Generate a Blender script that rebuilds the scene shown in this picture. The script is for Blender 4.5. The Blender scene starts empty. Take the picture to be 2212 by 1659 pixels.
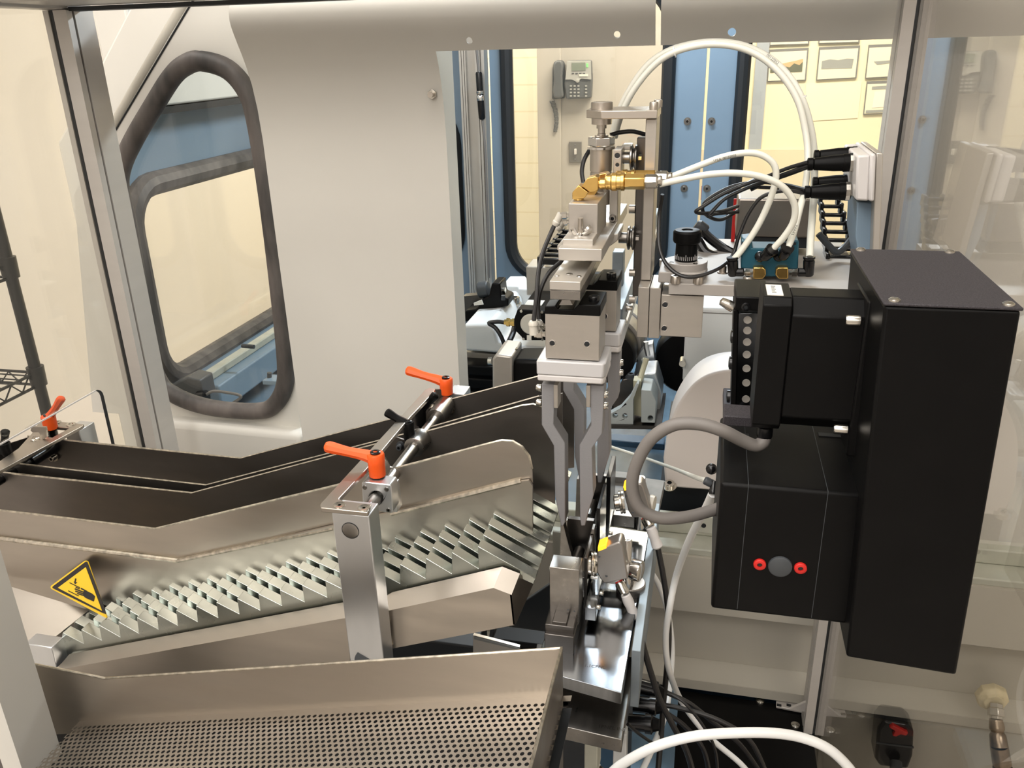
import bpy, bmesh, math, random
from mathutils import Vector, Matrix
from mathutils.geometry import tessellate_polygon
random.seed(7)
SC = bpy.context.scene
COL = SC.collection
W, H, F = 2212.0, 1659.0, 1800.0
CX, CY = W / 2, H / 2
CAM = Vector((0, 0, 1.55))
# camera axes: the machine's own X, Y, Z seen from the camera (x right, y up, z back)
_Z = Vector((-124, 4420, 1800)).normalized()
_a = 0.2494
_Y = Vector((_a, (1800 + 124 * _a) / 4420, -1)).normalized()
_X = _Y.cross(_Z)
ROT = Matrix((_X, _Y, _Z))


def ray(px, py):
    return ROT @ Vector(((px - CX) / F, -(py - CY) / F, -1.0))


def A(px, py, Y=None, Z=None, X=None):
    """The point of the place seen at (px, py) that lies on a machine plane."""
    d = ray(px, py)
    if Y is not None:
        t = (Y - CAM.y) / d.y
    elif Z is not None:
        t = (Z - CAM.z) / d.z
    else:
        t = (X - CAM.x) / d.x
    return CAM + d * t


def mpp(px, py, Y):
    """metres per pixel there"""
    return (Y / ray(px, py).y) / F


# ------------------------------------------------------------------ materials
def rgb(r, g, b):
    def l(c):
        c /= 255.0
        return c / 12.92 if c <= .04045 else ((c + .055) / 1.055) ** 2.4
    return (l(r), l(g), l(b), 1)


def mat(name, col, rough=.5, metal=0.0, noise=0.0, nscale=(40, 40, 40), bump=0.0, bscale=None,
        emit=None, estr=0.0, spec=.5, trans=0.0, coat=0.0, sss=0.0, rvar=0.0, aniso=0.0, col2=None):
    m = bpy.data.materials.new(name)
    m.use_nodes = True
    nt = m.node_tree
    b = nt.nodes['Principled BSDF']
    b.inputs['Base Color'].default_value = col if len(col) == 4 else (*col, 1)
    b.inputs['Roughness'].default_value = rough
    b.inputs['Metallic'].default_value = metal
    b.inputs['Specular IOR Level'].default_value = spec
    b.inputs['Transmission Weight'].default_value = trans
    b.inputs['Coat Weight'].default_value = coat
    if sss:
        b.inputs['Subsurface Weight'].default_value = sss
        b.inputs['Subsurface Radius'].default_value = (.01, .01, .008)
    if emit:
        b.inputs['Emission Color'].default_value = (*emit, 1)
        b.inputs['Emission Strength'].default_value = estr
    if noise or bump or rvar:
        tc = nt.nodes.new('ShaderNodeTexCoord')
        mp = nt.nodes.new('ShaderNodeMapping')
        mp.inputs['Scale'].default_value = nscale
        nt.links.new(tc.outputs['Object'], mp.inputs['Vector'])
        n = nt.nodes.new('ShaderNodeTexNoise')
        n.inputs['Scale'].default_value = 1.0
        n.inputs['Detail'].default_value = 5
        nt.links.new(mp.outputs['Vector'], n.inputs['Vector'])
        if noise:
            mx = nt.nodes.new('ShaderNodeMix')
            mx.data_type = 'RGBA'
            c = b.inputs['Base Color'].default_value[:]
            if col2 is None:
                col2 = tuple(max(0, v * (1 - noise)) for v in c[:3])
                c1 = tuple(min(1, v * (1 + noise)) for v in c[:3])
            else:
                c1 = c[:3]
            mx.inputs['A'].default_value = (*c1, 1)
            mx.inputs['B'].default_value = (*col2[:3], 1)
            rp = nt.nodes.new('ShaderNodeMapRange')
            rp.inputs['From Min'].default_value = .3
            rp.inputs['From Max'].default_value = .7
            nt.links.new(n.outputs['Fac'], rp.inputs['Value'])
            nt.links.new(rp.outputs['Result'], mx.inputs['Factor'])
            nt.links.new(mx.outputs['Result'], b.inputs['Base Color'])
        if rvar:
            mr = nt.nodes.new('ShaderNodeMapRange')
            mr.inputs['From Min'].default_value = .3
            mr.inputs['From Max'].default_value = .7
            mr.inputs['To Min'].default_value = max(.02, rough - rvar)
            mr.inputs['To Max'].default_value = min(1, rough + rvar)
            nt.links.new(n.outputs['Fac'], mr.inputs['Value'])
            nt.links.new(mr.outputs['Result'], b.inputs['Roughness'])
        if bump:
            src = n
            if bscale:
                mp2 = nt.nodes.new('ShaderNodeMapping')
                mp2.inputs['Scale'].default_value = bscale
                nt.links.new(tc.outputs['Object'], mp2.inputs['Vector'])
                src = nt.nodes.new('ShaderNodeTexNoise')
                src.inputs['Scale'].default_value = 1.0
                nt.links.new(mp2.outputs['Vector'], src.inputs['Vector'])
            bp = nt.nodes.new('ShaderNodeBump')
            bp.inputs['Strength'].default_value = bump
            bp.inputs['Distance'].default_value = .001
            nt.links.new(src.outputs['Fac'], bp.inputs['Height'])
            nt.links.new(bp.outputs['Normal'], b.inputs['Normal'])
    return m


M = {}
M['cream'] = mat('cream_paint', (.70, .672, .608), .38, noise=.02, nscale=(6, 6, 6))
M['cream_dark'] = mat('cream_paint_dark', (.50, .47, .40), .45, noise=.04, nscale=(8, 8, 8))
M['wall'] = mat('wall_paint', (.66, .63, .61), .8, noise=.02, nscale=(2, 2, 2))
M['doorpaint'] = mat('grey_wall_paint', (.50, .465, .42), .7, noise=.02, nscale=(3, 3, 3))
M['ceil'] = mat('ceiling_paint', (.8, .78, .74), .9)
M['floor'] = mat('floor_vinyl', (.56, .52, .47), .5, noise=.08, nscale=(9, 9, 9))
M['blue'] = mat('blue_enamel', (.205, .285, .365), .42, noise=.04, nscale=(7, 7, 7))
M['blue_dark'] = mat('blue_enamel_dark', (.045, .10, .17), .3, noise=.25, nscale=(9, 9, 9))
M['rubber'] = mat('worn_rubber', (.030, .027, .025), .55, noise=.8, nscale=(30, 30, 8), col2=(.17, .145, .13))
M['rubber_black'] = mat('black_rubber', (.012, .014, .016), .5)
M['steel'] = mat('brushed_stainless', (.50, .455, .40), .36, 1.0, noise=.05, nscale=(10, 24, 50), rvar=.05)
M['steel_dark'] = mat('shaded_stainless', (.21, .19, .172), .42, 1.0, noise=.06, nscale=(14, 30, 40), rvar=.05)  # stainless copy, its dark reflections put into the colour
M['steel_edge'] = mat('cut_steel', (.62, .57, .48), .3, 1.0, noise=.35, nscale=(160, 160, 160))
M['zinc'] = mat('zinc_plate', (.74, .76, .78), .36, 1.0, noise=.05, nscale=(30, 30, 12), rvar=.05)
M['zinc_pale'] = mat('zinc_teeth', (.46, .49, .455), .28, 1.0, noise=.06, nscale=(20, 20, 20), rvar=.05)
M['alu'] = mat('anodised_aluminium', (.47, .435, .39), .45, .8, noise=.03, nscale=(30, 30, 120), bump=.04, bscale=(900, 900, 900))
M['alu_light'] = mat('pale_aluminium', (.56, .525, .475), .45, .75, noise=.03, nscale=(20, 20, 20))
M['profile'] = mat('profile_aluminium', (.56, .525, .485), .42, .25, noise=.03, nscale=(5, 5, 60))
M['chrome'] = mat('polished_steel', (.68, .66, .63), .14, 1.0)
M['toolsteel'] = mat('ground_steel', (.30, .285, .265), .30, 1.0, noise=.06, nscale=(150, 20, 150), rvar=.04)
M['toolsteel_dark'] = mat('dark_steel', (.13, .12, .112), .36, 1.0, noise=.08, nscale=(40, 40, 40))
M['plate_shiny'] = mat('ground_plate', (.24, .25, .26), .17, 1.0, noise=.04, nscale=(200, 12, 20), rvar=.03)
M['black'] = mat('black_anodised', (.0042, .0040, .0039), .40, noise=.15, nscale=(30, 30, 30), spec=.12)
M['black_gloss'] = mat('black_plastic', (.005, .005, .0055), .22, spec=.45)
M['black_speck'] = mat('black_powder_coat', (.042, .0375, .041), .6, noise=.5, nscale=(1400, 1400, 1400), spec=.25)
M['black_iron'] = mat('black_wire', (.014, .013, .012), .45)
M['charcoal'] = mat('charcoal_plastic', (.05, .055, .06), .45)
M['orange'] = mat('orange_plastic', (.90, .105, .012), .42, bump=.1, nscale=(500, 500, 500))
M['brass'] = mat('brass', (.72, .47, .15), .26, 1.0, noise=.08, nscale=(80, 80, 80))
M['nickel'] = mat('nickel_fitting', (.62, .59, .53), .2, 1.0)
M['tube_white'] = mat('nylon_tube', (.78, .77, .68), .3, sss=.25)
M['tube_bright'] = mat('white_hose', (.86, .86, .84), .3, sss=.2)
M['cable'] = mat('black_cable', (.012, .011, .011), .38)
M['cable_grey'] = mat('grey_cable', (.165, .15, .138), .5)
M['plastic_white'] = mat('white_plastic', (.66, .63, .61), .4, sss=.1)
M['plastic_beige'] = mat('beige_plastic', (.62, .58, .50), .4)
M['nylon'] = mat('milky_plastic', (.58, .565, .56), .3, sss=.2)
M['white_paint'] = mat('white_enamel', (.74, .75, .74), .35)
M['white_warm'] = mat('warm_white_enamel', (.84, .77, .72), .42)
M['finger'] = mat('printed_grey', (.25, .245, .25), .5, bump=.15, nscale=(400, 400, 1200))
M['teal'] = mat('teal_valve', (.012, .085, .125), .4)
M['red'] = mat('red_plastic', (.60, .02, .015), .4)
M['yellow'] = mat('sign_yellow', (.85, .55, .02), .4)
M['ink'] = mat('black_ink', (.014, .011, .011), .5)
M['paper'] = mat('paper', (.78, .74, .66), .8)
M['paper_yellow'] = mat('warm_paper', (.80, .74, .58), .8)
M['ink_grey'] = mat('grey_ink', (.30, .31, .30), .8)
M['ink_green'] = mat('green_ink', (.12, .13, .09), .8)
M['ink_tan'] = mat('tan_ink', (.60, .40, .22), .8)
M['frame_grey'] = mat('poster_frame', (.18, .18, .18), .6)
M['phone_dark'] = mat('phone_grey', (.10, .105, .11), .45)
M['phone_silver'] = mat('phone_silver', (.42, .42, .40), .4)
M['lcd'] = mat('lcd', (.20, .23, .19), .3)
M['plate_grey'] = mat('switch_plate', (.20, .19, .18), .45, .3)
M['led_green'] = mat('green_led', (.1, .8, .1), .4, emit=(.2, 1, .15), estr=1.5)
M['led_amber'] = mat('amber_led', (1, .4, .02), .4, emit=(1, .36, .01), estr=3.0)
M['lamp'] = mat('lamp_white', (1, 1, 1), .5, emit=(1, .96, .9), estr=8)
M['olive'] = mat('greenish_cream', (.50, .50, .42), .45, noise=.12, nscale=(30, 30, 30))
M['tan_strip'] = mat('tan_strip', (.50, .47, .33), .4)
M['yellow_nut'] = mat('sealed_nut', (.70, .60, .38), .5, noise=.25, nscale=(60, 60, 60))
M['bronze'] = mat('bronze_hose_end', (.34, .27, .20), .3, 1.0, noise=.25, nscale=(70, 70, 70))
M['stage'] = mat('matt_stage', (.40, .37, .34), .58, .35, noise=.03, nscale=(30, 30, 30), spec=.3)
M['rail_blue'] = mat('dull_rail', (.26, .30, .33), .5, .4, noise=.15, nscale=(30, 8, 30), spec=.3)
M['sensor_metal'] = mat('sensor_casing', (.34, .315, .29), .38, .85)
M['steel_mid'] = mat('brushed_cover', (.27, .24, .21), .38, 1.0, noise=.05, nscale=(8, 8, 60))
M['wet'] = mat('wet_tray', (.16, .26, .36), .14, noise=.5, nscale=(9, 5, 9), col2=(.05, .075, .10))
M['dusty'] = mat('stained_steel', (.20, .195, .185), .55, .25, noise=.35, nscale=(22, 22, 22), spec=.3)


def glass(name, tint=(.97, .97, .95), ior=1.5, boost=1.0):
    m = bpy.data.materials.new(name)
    m.use_nodes = True
    nt = m.node_tree
    nt.nodes.clear()
    o = nt.nodes.new('ShaderNodeOutputMaterial')
    t = nt.nodes.new('ShaderNodeBsdfTransparent')
    t.inputs['Color'].default_value = (*tint, 1)
    g = nt.nodes.new('ShaderNodeBsdfGlossy')
    g.inputs['Roughness'].default_value = .015
    ge = nt.nodes.new('ShaderNodeNewGeometry')
    dt = nt.nodes.new('ShaderNodeVectorMath')
    dt.operation = 'DOT_PRODUCT'
    nt.links.new(ge.outputs['Normal'], dt.inputs[0])
    nt.links.new(ge.outputs['Incoming'], dt.inputs[1])

    def mth(op, a, b=None):
        n = nt.nodes.new('ShaderNodeMath')
        n.operation = op
        for i, v in enumerate((a, b)):
            if v is None: continue
            if isinstance(v, (int, float)): n.inputs[i].default_value = v
            else: nt.links.new(v, n.inputs[i])
        return n
    c = mth('ABSOLUTE', dt.outputs['Value'])
    k = mth('POWER', mth('SUBTRACT', 1.0, c.outputs[0]).outputs[0], 5.0)
    ml = mth('MULTIPLY_ADD', k.outputs[0], .96 * boost)
    ml.inputs[2].default_value = .04
    ml.use_clamp = True
    mx = nt.nodes.new('ShaderNodeMixShader')
    nt.links.new(ml.outputs[0], mx.inputs[0])
    nt.links.new(t.outputs[0], mx.inputs[1])
    nt.links.new(g.outputs[0], mx.inputs[2])
    nt.links.new(mx.outputs[0], o.inputs['Surface'])
    return m


M['glass'] = glass('clear_pane')
M['glass_side'] = glass('side_pane', (.93, .92, .90), 1.5, 1.25)


# ------------------------------------------------------------------ mesh builder
class MB:
    def __init__(s):
        s.v, s.f, s.m = [], [], []
        s.k = 0

    def mi(s, k):
        s.k = k
        return s

    def add(s, vs, fs):
        b = len(s.v)
        s.v += [Vector(v) for v in vs]
        for f in fs:
            s.f.append(tuple(b + i for i in f))
            s.m.append(s.k)
        return s

    def prism(s, pts, vec, holes=()):
        """closed slab: polygon (with holes) pushed along vec"""
        pts = [Vector(p) for p in pts]
        holes = [[Vector(p) for p in h] for h in holes]
        vec = Vector(vec)
        allp = list(pts)
        for h in holes:
            allp += h
        n = len(allp)
        if holes:
            # drop to the plane's own axes for the fill
            nrm = vec.normalized()
            u = (pts[1] - pts[0])
            u = (u - nrm * u.dot(nrm)).normalized()
            w = nrm.cross(u)
            fl = lambda p: Vector((p.dot(u), p.dot(w), 0))
            tris = tessellate_polygon([[fl(p) for p in pts]] + [[fl(p) for p in h] for h in holes])
            caps = [tuple(t) for t in tris]
        else:
            caps = [tuple(range(n))]
        fs = [c for c in caps] + [tuple(n + i for i in reversed(c)) for c in caps]
        st = 0
        for loop in [pts] + holes:
            L = len(loop)
            for i in range(L):
                a, b = st + i, st + (i + 1) % L
                fs.append((b, a, n + a, n + b))
            st += L
        return s.add(allp + [p + vec for p in allp], fs)

    def pY(s, pix, Y, dY, holes=()):
        return s.prism([A(x, y, Y=Y) for x, y in pix], (0, dY, 0), [[A(x, y, Y=Y) for x, y in h] for h in holes])

    def pZ(s, pix, Z, dZ, holes=()):
        return s.prism([A(x, y, Z=Z) for x, y in pix], (0, 0, dZ), [[A(x, y, Z=Z) for x, y in h] for h in holes])

    def pX(s, pix, X, dX, holes=()):
        return s.prism([A(x, y, X=X) for x, y in pix], (dX, 0, 0), [[A(x, y, X=X) for x, y in h] for h in holes])

    def box(s, x0, x1, y0, y1, z0, z1):
        return s.prism([(x0, y0, z0), (x1, y0, z0), (x1, y0, z1), (x0, y0, z1)], (0, y1 - y0, 0))

    def fb(s, x0, y0, x1, y1, Y, dY):
        """upright box whose front covers pixels x0..x1, y0..y1 on the plane Y"""
        mx, my = (x0 + x1) / 2, (y0 + y1) / 2
        a, b = A(x0, my, Y=Y).x, A(x1, my, Y=Y).x
        t, u = A(mx, y0, Y=Y).z, A(mx, y1, Y=Y).z
        return s.box(a, b, Y, Y + dY, u, t)

    def cyl(s, p0, p1, r0, r1=None, n=20, rot=0.0, caps=True):
        p0, p1 = Vector(p0), Vector(p1)
        r1 = r0 if r1 is None else r1
        return s.lathe(p0, p1 - p0, [(0, r0), ((p1 - p0).length, r1)], n, rot, caps)

    def lathe(s, p, ax, prof, n=20, rot=0.0, caps=True):
        p, ax = Vector(p), Vector(ax).normalized()
        u = ax.orthogonal().normalized()
        if abs(ax.z) > .9:
            u = (Vector((1, 0, 0)) - ax * ax.x).normalized()
        elif abs(ax.z) < .9:
            u = (Vector((0, 0, 1)) - ax * ax.z).normalized()
        w = ax.cross(u)
        vs, fs = [], []
        for t, r in prof:
            for i in range(n):
                a = rot + 2 * math.pi * i / n
                vs.append(p + ax * t + (u * math.cos(a) + w * math.sin(a)) * max(r, 1e-6))
        for k in range(len(prof) - 1):
            for i in range(n):
                j = (i + 1) % n
                fs.append((k * n + i, k * n + j, (k + 1) * n + j, (k + 1) * n + i))
        if caps:
            fs.append(tuple(reversed(range(n))))
            fs.append(tuple((len(prof) - 1) * n + i for i in range(n)))
        return s.add(vs, fs)

    def sphere(s, c, r, n=16, sc=(1, 1, 1)):
        c = Vector(c)
        prof = []
        k = n // 2
        vs, fs = [], []
        for a in range(1, k):
            th = math.pi * a / k
            for i in range(n):
                ph = 2 * math.pi * i / n
                vs.append(c + Vector((r * sc[0] * math.sin(th) * math.cos(ph), r * sc[1] * math.sin(th) * math.sin(ph), r * sc[2] * math.cos(th))))
        top, bot = len(vs), len(vs) + 1
        vs += [c + Vector((0, 0, r * sc[2])), c - Vector((0, 0, r * sc[2]))]
        for a in range(k - 2):
            for i in range(n):
                j = (i + 1) % n
                fs.append((a * n + i, (a + 1) * n + i, (a + 1) * n + j, a * n + j))
        for i in range(n):
            j = (i + 1) % n
            fs.append((top, i, j))
            fs.append((bot, (k - 2) * n + j, (k - 2) * n + i))
        return s.add(vs, fs)

    def tube(s, pts, r, n=10, closed=False, sub=6, sy=1.0, radii=None):
        P = curve(pts, sub, closed)
        L = len(P)
        if radii is not None:
            R = curve([(q, 0, 0) for q in radii], sub, closed)
            R = [q.x for q in R]
        else:
            R = [r] * L
        vs, fs = [], []
        up = None
        for i in range(L):
            if closed:
                t = (P[(i + 1) % L] - P[i - 1]).normalized()
            else:
                t = (P[min(i + 1, L - 1)] - P[max(i - 1, 0)]).normalized()
            if up is None:
                up = t.orthogonal().normalized()
            up = (up - t * up.dot(t))
            up = up.normalized() if up.length > 1e-6 else t.orthogonal().normalized()
            w = t.cross(up)
            for k in range(n):
                a = 2 * math.pi * k / n
                vs.append(P[i] + (up * math.cos(a) + w * math.sin(a) * sy) * R[i])
        rng = L if closed else L - 1
        for i in range(rng):
            j = (i + 1) % L
            off = 0
            for k in range(n):
                l = (k + 1) % n
                fs.append((i * n + k, i * n + l, j * n + l, j * n + k))
        if not closed:
            fs.append(tuple(reversed(range(n))))
            fs.append(tuple((L - 1) * n + k for k in range(n)))
        return s.add(vs, fs)

    def build(s, name, m, parent=None, bevel=0.0, label=None, cat=None, group=None, kind=None, ang=35, loc=None, seg=2):
        if parent is not None:
            org = ROOT[parent.name]
        elif loc is not None:
            org = Vector(loc)
        else:
            xs = [v.x for v in s.v]; ys = [v.y for v in s.v]; zs = [v.z for v in s.v]
            org = Vector(((min(xs) + max(xs)) / 2, (min(ys) + max(ys)) / 2, min(zs)))
        me = bpy.data.meshes.new(name)
        me.from_pydata([v - org for v in s.v], [], s.f)
        mats = m if isinstance(m, (list, tuple)) else [m]
        for q in mats:
            me.materials.append(M[q] if isinstance(q, str) else q)
        for p, k in zip(me.polygons, s.m):
            p.material_index = k
        bm = bmesh.new()
        bm.from_mesh(me)
        bmesh.ops.recalc_face_normals(bm, faces=bm.faces)
        bm.to_mesh(me)
        bm.free()
        me.polygons.foreach_set('use_smooth', [True] * len(me.polygons))
        me.set_sharp_from_angle(angle=math.radians(ang))
        o = bpy.data.objects.new(name, me)
        COL.objects.link(o)
        if parent is not None:
            o.parent = parent
        else:
            o.location = org
        ROOT[o.name] = org
        if bevel:
            b = o.modifiers.new('edge', 'BEVEL')
            b.width = bevel
            b.segments = seg
            b.limit_method = 'ANGLE'
            b.angle_limit = math.radians(40)
        tag(o, label, cat, group, kind)
        return o


ROOT = {}


def tag(o, label=None, cat=None, group=None, kind=None):
    if label: o['label'] = label
    if cat: o['category'] = cat
    if group: o['group'] = group
    if kind: o['kind'] = kind
    return o


def thing(name, label, cat, loc, group=None):
    o = bpy.data.objects.new(name, None)
    o.empty_display_size = .02
    COL.objects.link(o)
    o.location = loc
    ROOT[o.name] = Vector(loc)
    return tag(o, label, cat, group)


def dup(root, loc, label, group=None):
    """a copy of a thing with copies of its parts and sub-parts"""
    r = root.copy()
    COL.objects.link(r)
    r.location = loc
    r['label'] = label
    if group: r['group'] = group
    for ch in list(root.children):
        c = ch.copy()
        COL.objects.link(c)
        c.parent = r
        for g in list(ch.children):
            d = g.copy()
            COL.objects.link(d)
            d.parent = c
    return r


def curve(pts, sub=6, closed=False):
    P = [Vector(p) for p in pts]
    if sub <= 1 or len(P) < 3:
        return P
    out = []
    n = len(P)
    segs = n if closed else n - 1
    for i in range(segs):
        if closed:
            p0, p1, p2, p3 = P[i - 1], P[i], P[(i + 1) % n], P[(i + 2) % n]
        else:
            p1, p2 = P[i], P[i + 1]
            p0 = P[i - 1] if i else p1 * 2 - p2
            p3 = P[i + 2] if i + 2 < n else p2 * 2 - p1
        for k in range(sub):
            t = k / sub
            out.append(.5 * ((2 * p1) + (p2 - p0) * t + (2 * p0 - 5 * p1 + 4 * p2 - p3) * t * t + (3 * p1 - p0 - 3 * p2 + p3) * t ** 3))
    if not closed:
        out.append(P[-1])
    return out


def smooth2(pts, sub=6):
    return [(v.x, v.y) for v in curve([(x, y, 0) for x, y in pts], sub, True)]


def circ(cx, cy, r, n=16, ry=None):
    ry = ry or r
    return [(cx + r * math.cos(2 * math.pi * i / n), cy + ry * math.sin(2 * math.pi * i / n)) for i in range(n)]


def cable(name, path, r, m, label, cat='cable', group=None, parent=None, n=10, sub=6):
    """path: (px, py, Y) triples or points"""
    pts = [A(p[0], p[1], Y=p[2]) if not isinstance(p, Vector) else p for p in path]
    return MB().tube(pts, r, n=n, sub=sub).build(name, m, parent, label=label, cat=cat, group=group)


def text_mesh(body, size, origin, xdir, ydir, thick=.0002):
    """letters lying in the plane of xdir / ydir"""
    cu = bpy.data.curves.new('lettering', 'FONT')
    cu.body = body
    cu.size = size
    cu.align_x = 'CENTER'
    cu.align_y = 'CENTER'
    ob = bpy.data.objects.new('lettering_source', cu)
    COL.objects.link(ob)
    dg = bpy.context.evaluated_depsgraph_get()
    me = bpy.data.meshes.new_from_object(ob.evaluated_get(dg))
    x, y = Vector(xdir).normalized(), Vector(ydir).normalized()
    vs = [Vector(origin) + x * v.co.x + y * v.co.y for v in me.vertices]
    fs = [tuple(p.vertices) for p in me.polygons]
    COL.objects.unlink(ob)
    bpy.data.objects.remove(ob)
    bpy.data.curves.remove(cu)
    bpy.data.meshes.remove(me)
    return vs, fs


def screw(mb, p, ax, r, h, hexr=None):
    """socket head: cylinder with a sunk hex"""
    p, ax = Vector(p), Vector(ax).normalized()
    hr = hexr or r * .5
    mb.mi(0).lathe(p, ax, [(0, r), (h * .85, r), (h, r * .88), (h, hr)], 18, caps=False)
    mb.mi(1).lathe(p, ax, [(h, hr), (h * .5, hr), (h * .5, 0.0)], 6, caps=False)
    mb.mi(0)
    return mb


def thicken(o, d):
    s = o.modifiers.new('thickness', 'SOLIDIFY')
    s.thickness = d
    s.offset = -1
    e = o.modifiers.new('crease', 'EDGE_SPLIT')
    e.split_angle = math.radians(30)
    return o


def on_plane(px, py, o, n):
    d = ray(px, py)
    return CAM + d * ((Vector(o) - CAM).dot(n) / d.dot(n))
# ------------------------------------------------------------------ camera
cam = bpy.data.cameras.new('camera')
cam.sensor_fit = 'HORIZONTAL'
cam.sensor_width = 36
cam.lens = 36 * F / W
cam.clip_start = .01
co = bpy.data.objects.new('camera', cam)
co.matrix_world = Matrix.Translation(CAM) @ ROT.to_4x4()
COL.objects.link(co)
SC.camera = co
SC.view_settings.view_transform = 'Standard'
SC.view_settings.look = 'None'
SC.view_settings.exposure = 0.0
SC.view_settings.gamma = 1
SC.view_settings.use_curve_mapping = False
SC.cycles.max_bounces = 8
SC.cycles.diffuse_bounces = 4
SC.cycles.glossy_bounces = 5
SC.cycles.transparent_max_bounces = 12
SC.cycles.sample_clamp_indirect = 4
SC.cycles.caustics_reflective = False
SC.cycles.caustics_refractive = False
SC.cycles.use_denoising = True

w = bpy.data.worlds.new('world')
SC.world = w
w.use_nodes = True
w.node_tree.nodes['Background'].inputs[0].default_value = (1, .9, .78, 1)
w.node_tree.nodes['Background'].inputs[1].default_value = .3


def area(name, loc, target, sx, sy, power, col):
    l = bpy.data.lights.new(name, 'AREA')
    l.shape = 'RECTANGLE'
    l.size, l.size_y = sx, sy
    l.energy = power
    l.color = col
    o = bpy.data.objects.new(name, l)
    COL.objects.link(o)
    o.location = loc
    o.rotation_euler = (Vector(target) - Vector(loc)).to_track_quat('-Z', 'Y').to_euler()
    return o


WARM = (1, .96, .915)
COOL = (.78, .90, 1)
area('ceiling_tubes_front', (-.7, -1.0, 2.72), (-.7, -.8, 0), 1.4, 1.7, 46, WARM)
area('fill_behind', (-.2, -2.2, 2.45), (-.3, .9, 1.1), 1.6, .5, 11, WARM)  # added fill behind the camera, brightens surfaces facing the viewer
area('ceiling_tubes_right', (1.2, -.6, 2.72), (1.2, -.6, 0), 1.2, .6, 22, WARM)
area('ceiling_tubes_left', (-1.5, 1.0, 2.72), (-1.4, 1.0, 0), .6, 1.2, 13, WARM)
area('ceiling_tubes_back', (0.3, 3.3, 2.72), (0.3, 3.9, 0), 1.6, .6, 84, (1, .91, .74))
area('fill_corner', (-1.5, 4.0, 2.72), (-1.3, 4.4, 0), .6, .6, 42, (1, .93, .80))  # added lamp, only there to brighten the block wall
area('machine_lamp', (-.172, 1.72, 1.93), (-.1, 1.2, .8), .36, .06, 11, COOL)
area('fill_middle', (-.4, .35, 2.72), (-.4, .35, 0), 1.2, .5, 13, WARM)  # added lamp, only there to light the header's upper fold


# ------------------------------------------------------------------ room
def struct(mb, name, m, **k):
    return mb.build(name, m, kind='structure', **k)


RX0, RX1, RY0, RY1, RZ = -2.3, 2.4, -2.4, 4.6, 2.8
struct(MB().box(RX0, RX1, RY0, RY1, -.05, 0), 'floor', 'floor')
struct(MB().box(RX0, RX1, RY0, RY1, RZ, RZ + .05), 'ceiling', 'ceil')
struct(MB().box(RX0 - .05, RX0, RY0, RY1, 0, RZ), 'wall_left', 'wall')
struct(MB().box(RX1, RX1 + .05, RY0, RY1, 0, RZ), 'wall_right', 'wall')
struct(MB().box(RX0, RX1, RY0 - .05, RY0, 0, RZ), 'wall_front', 'wall')
M['yellow_wall'] = mat('yellow_wall_paint', (.80, .74, .54), .7, noise=.02, nscale=(3, 3, 3))
xs = A(1163, 300, Y=4.0).x
xe = -.12


def block_wall():
    m = mat('painted_block', (.88, .83, .66), .7)
    nt = m.node_tree
    b = nt.nodes['Principled BSDF']
    tc = nt.nodes.new('ShaderNodeTexCoord')
    mp = nt.nodes.new('ShaderNodeMapping')
    mp.inputs['Rotation'].default_value = (math.radians(90), 0, 0)
    br = nt.nodes.new('ShaderNodeTexBrick')
    br.inputs['Scale'].default_value = 1
    br.inputs['Brick Width'].default_value = 6.0
    br.inputs['Row Height'].default_value = .135
    br.inputs['Mortar Size'].default_value = .004
    br.inputs['Color1'].default_value = (.88, .83, .66, 1)
    br.inputs['Color2'].default_value = (.87, .82, .65, 1)
    br.inputs['Mortar'].default_value = (.80, .73, .53, 1)
    nt.links.new(tc.outputs['Object'], mp.inputs[0])
    nt.links.new(mp.outputs[0], br.inputs['Vector'])
    nt.links.new(br.outputs['Color'], b.inputs['Base Color'])
    return m


struct(MB().box(RX0, xe, RY1, RY1 + .05, 0, RZ), 'wall_back', block_wall())
struct(MB().box(xe, RX1, RY1, RY1 + .05, 0, RZ), 'wall_back', 'yellow_wall')
struct(MB().box(xs, xe, 4.0, RY1, 0, RZ), 'wall_pillar', 'doorpaint')
# narrow upright edge strip on the pillar's left
struct(MB().box(xs, xs + .11, 3.985, 4.0, 0, RZ), 'trim_1', 'doorpaint', bevel=.004)
p = A(1640, 200, Y=4.6)
struct(MB().box(p.x - .03, p.x + .03, 4.588, 4.6, 0, RZ), 'trim_2', mat('blue_grey_strip', (.36, .40, .46), .5))
zl = A(1650, 322, Y=4.6).z
struct(MB().box(xe, RX1, 4.57, 4.6, 0, zl), 'trim_3', mat('lower_wall_paint', (.74, .66, .48), .7))

# ------------------------------------------------------------------ loader cabinet frame
z0, z1 = .656, 1.603


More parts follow.
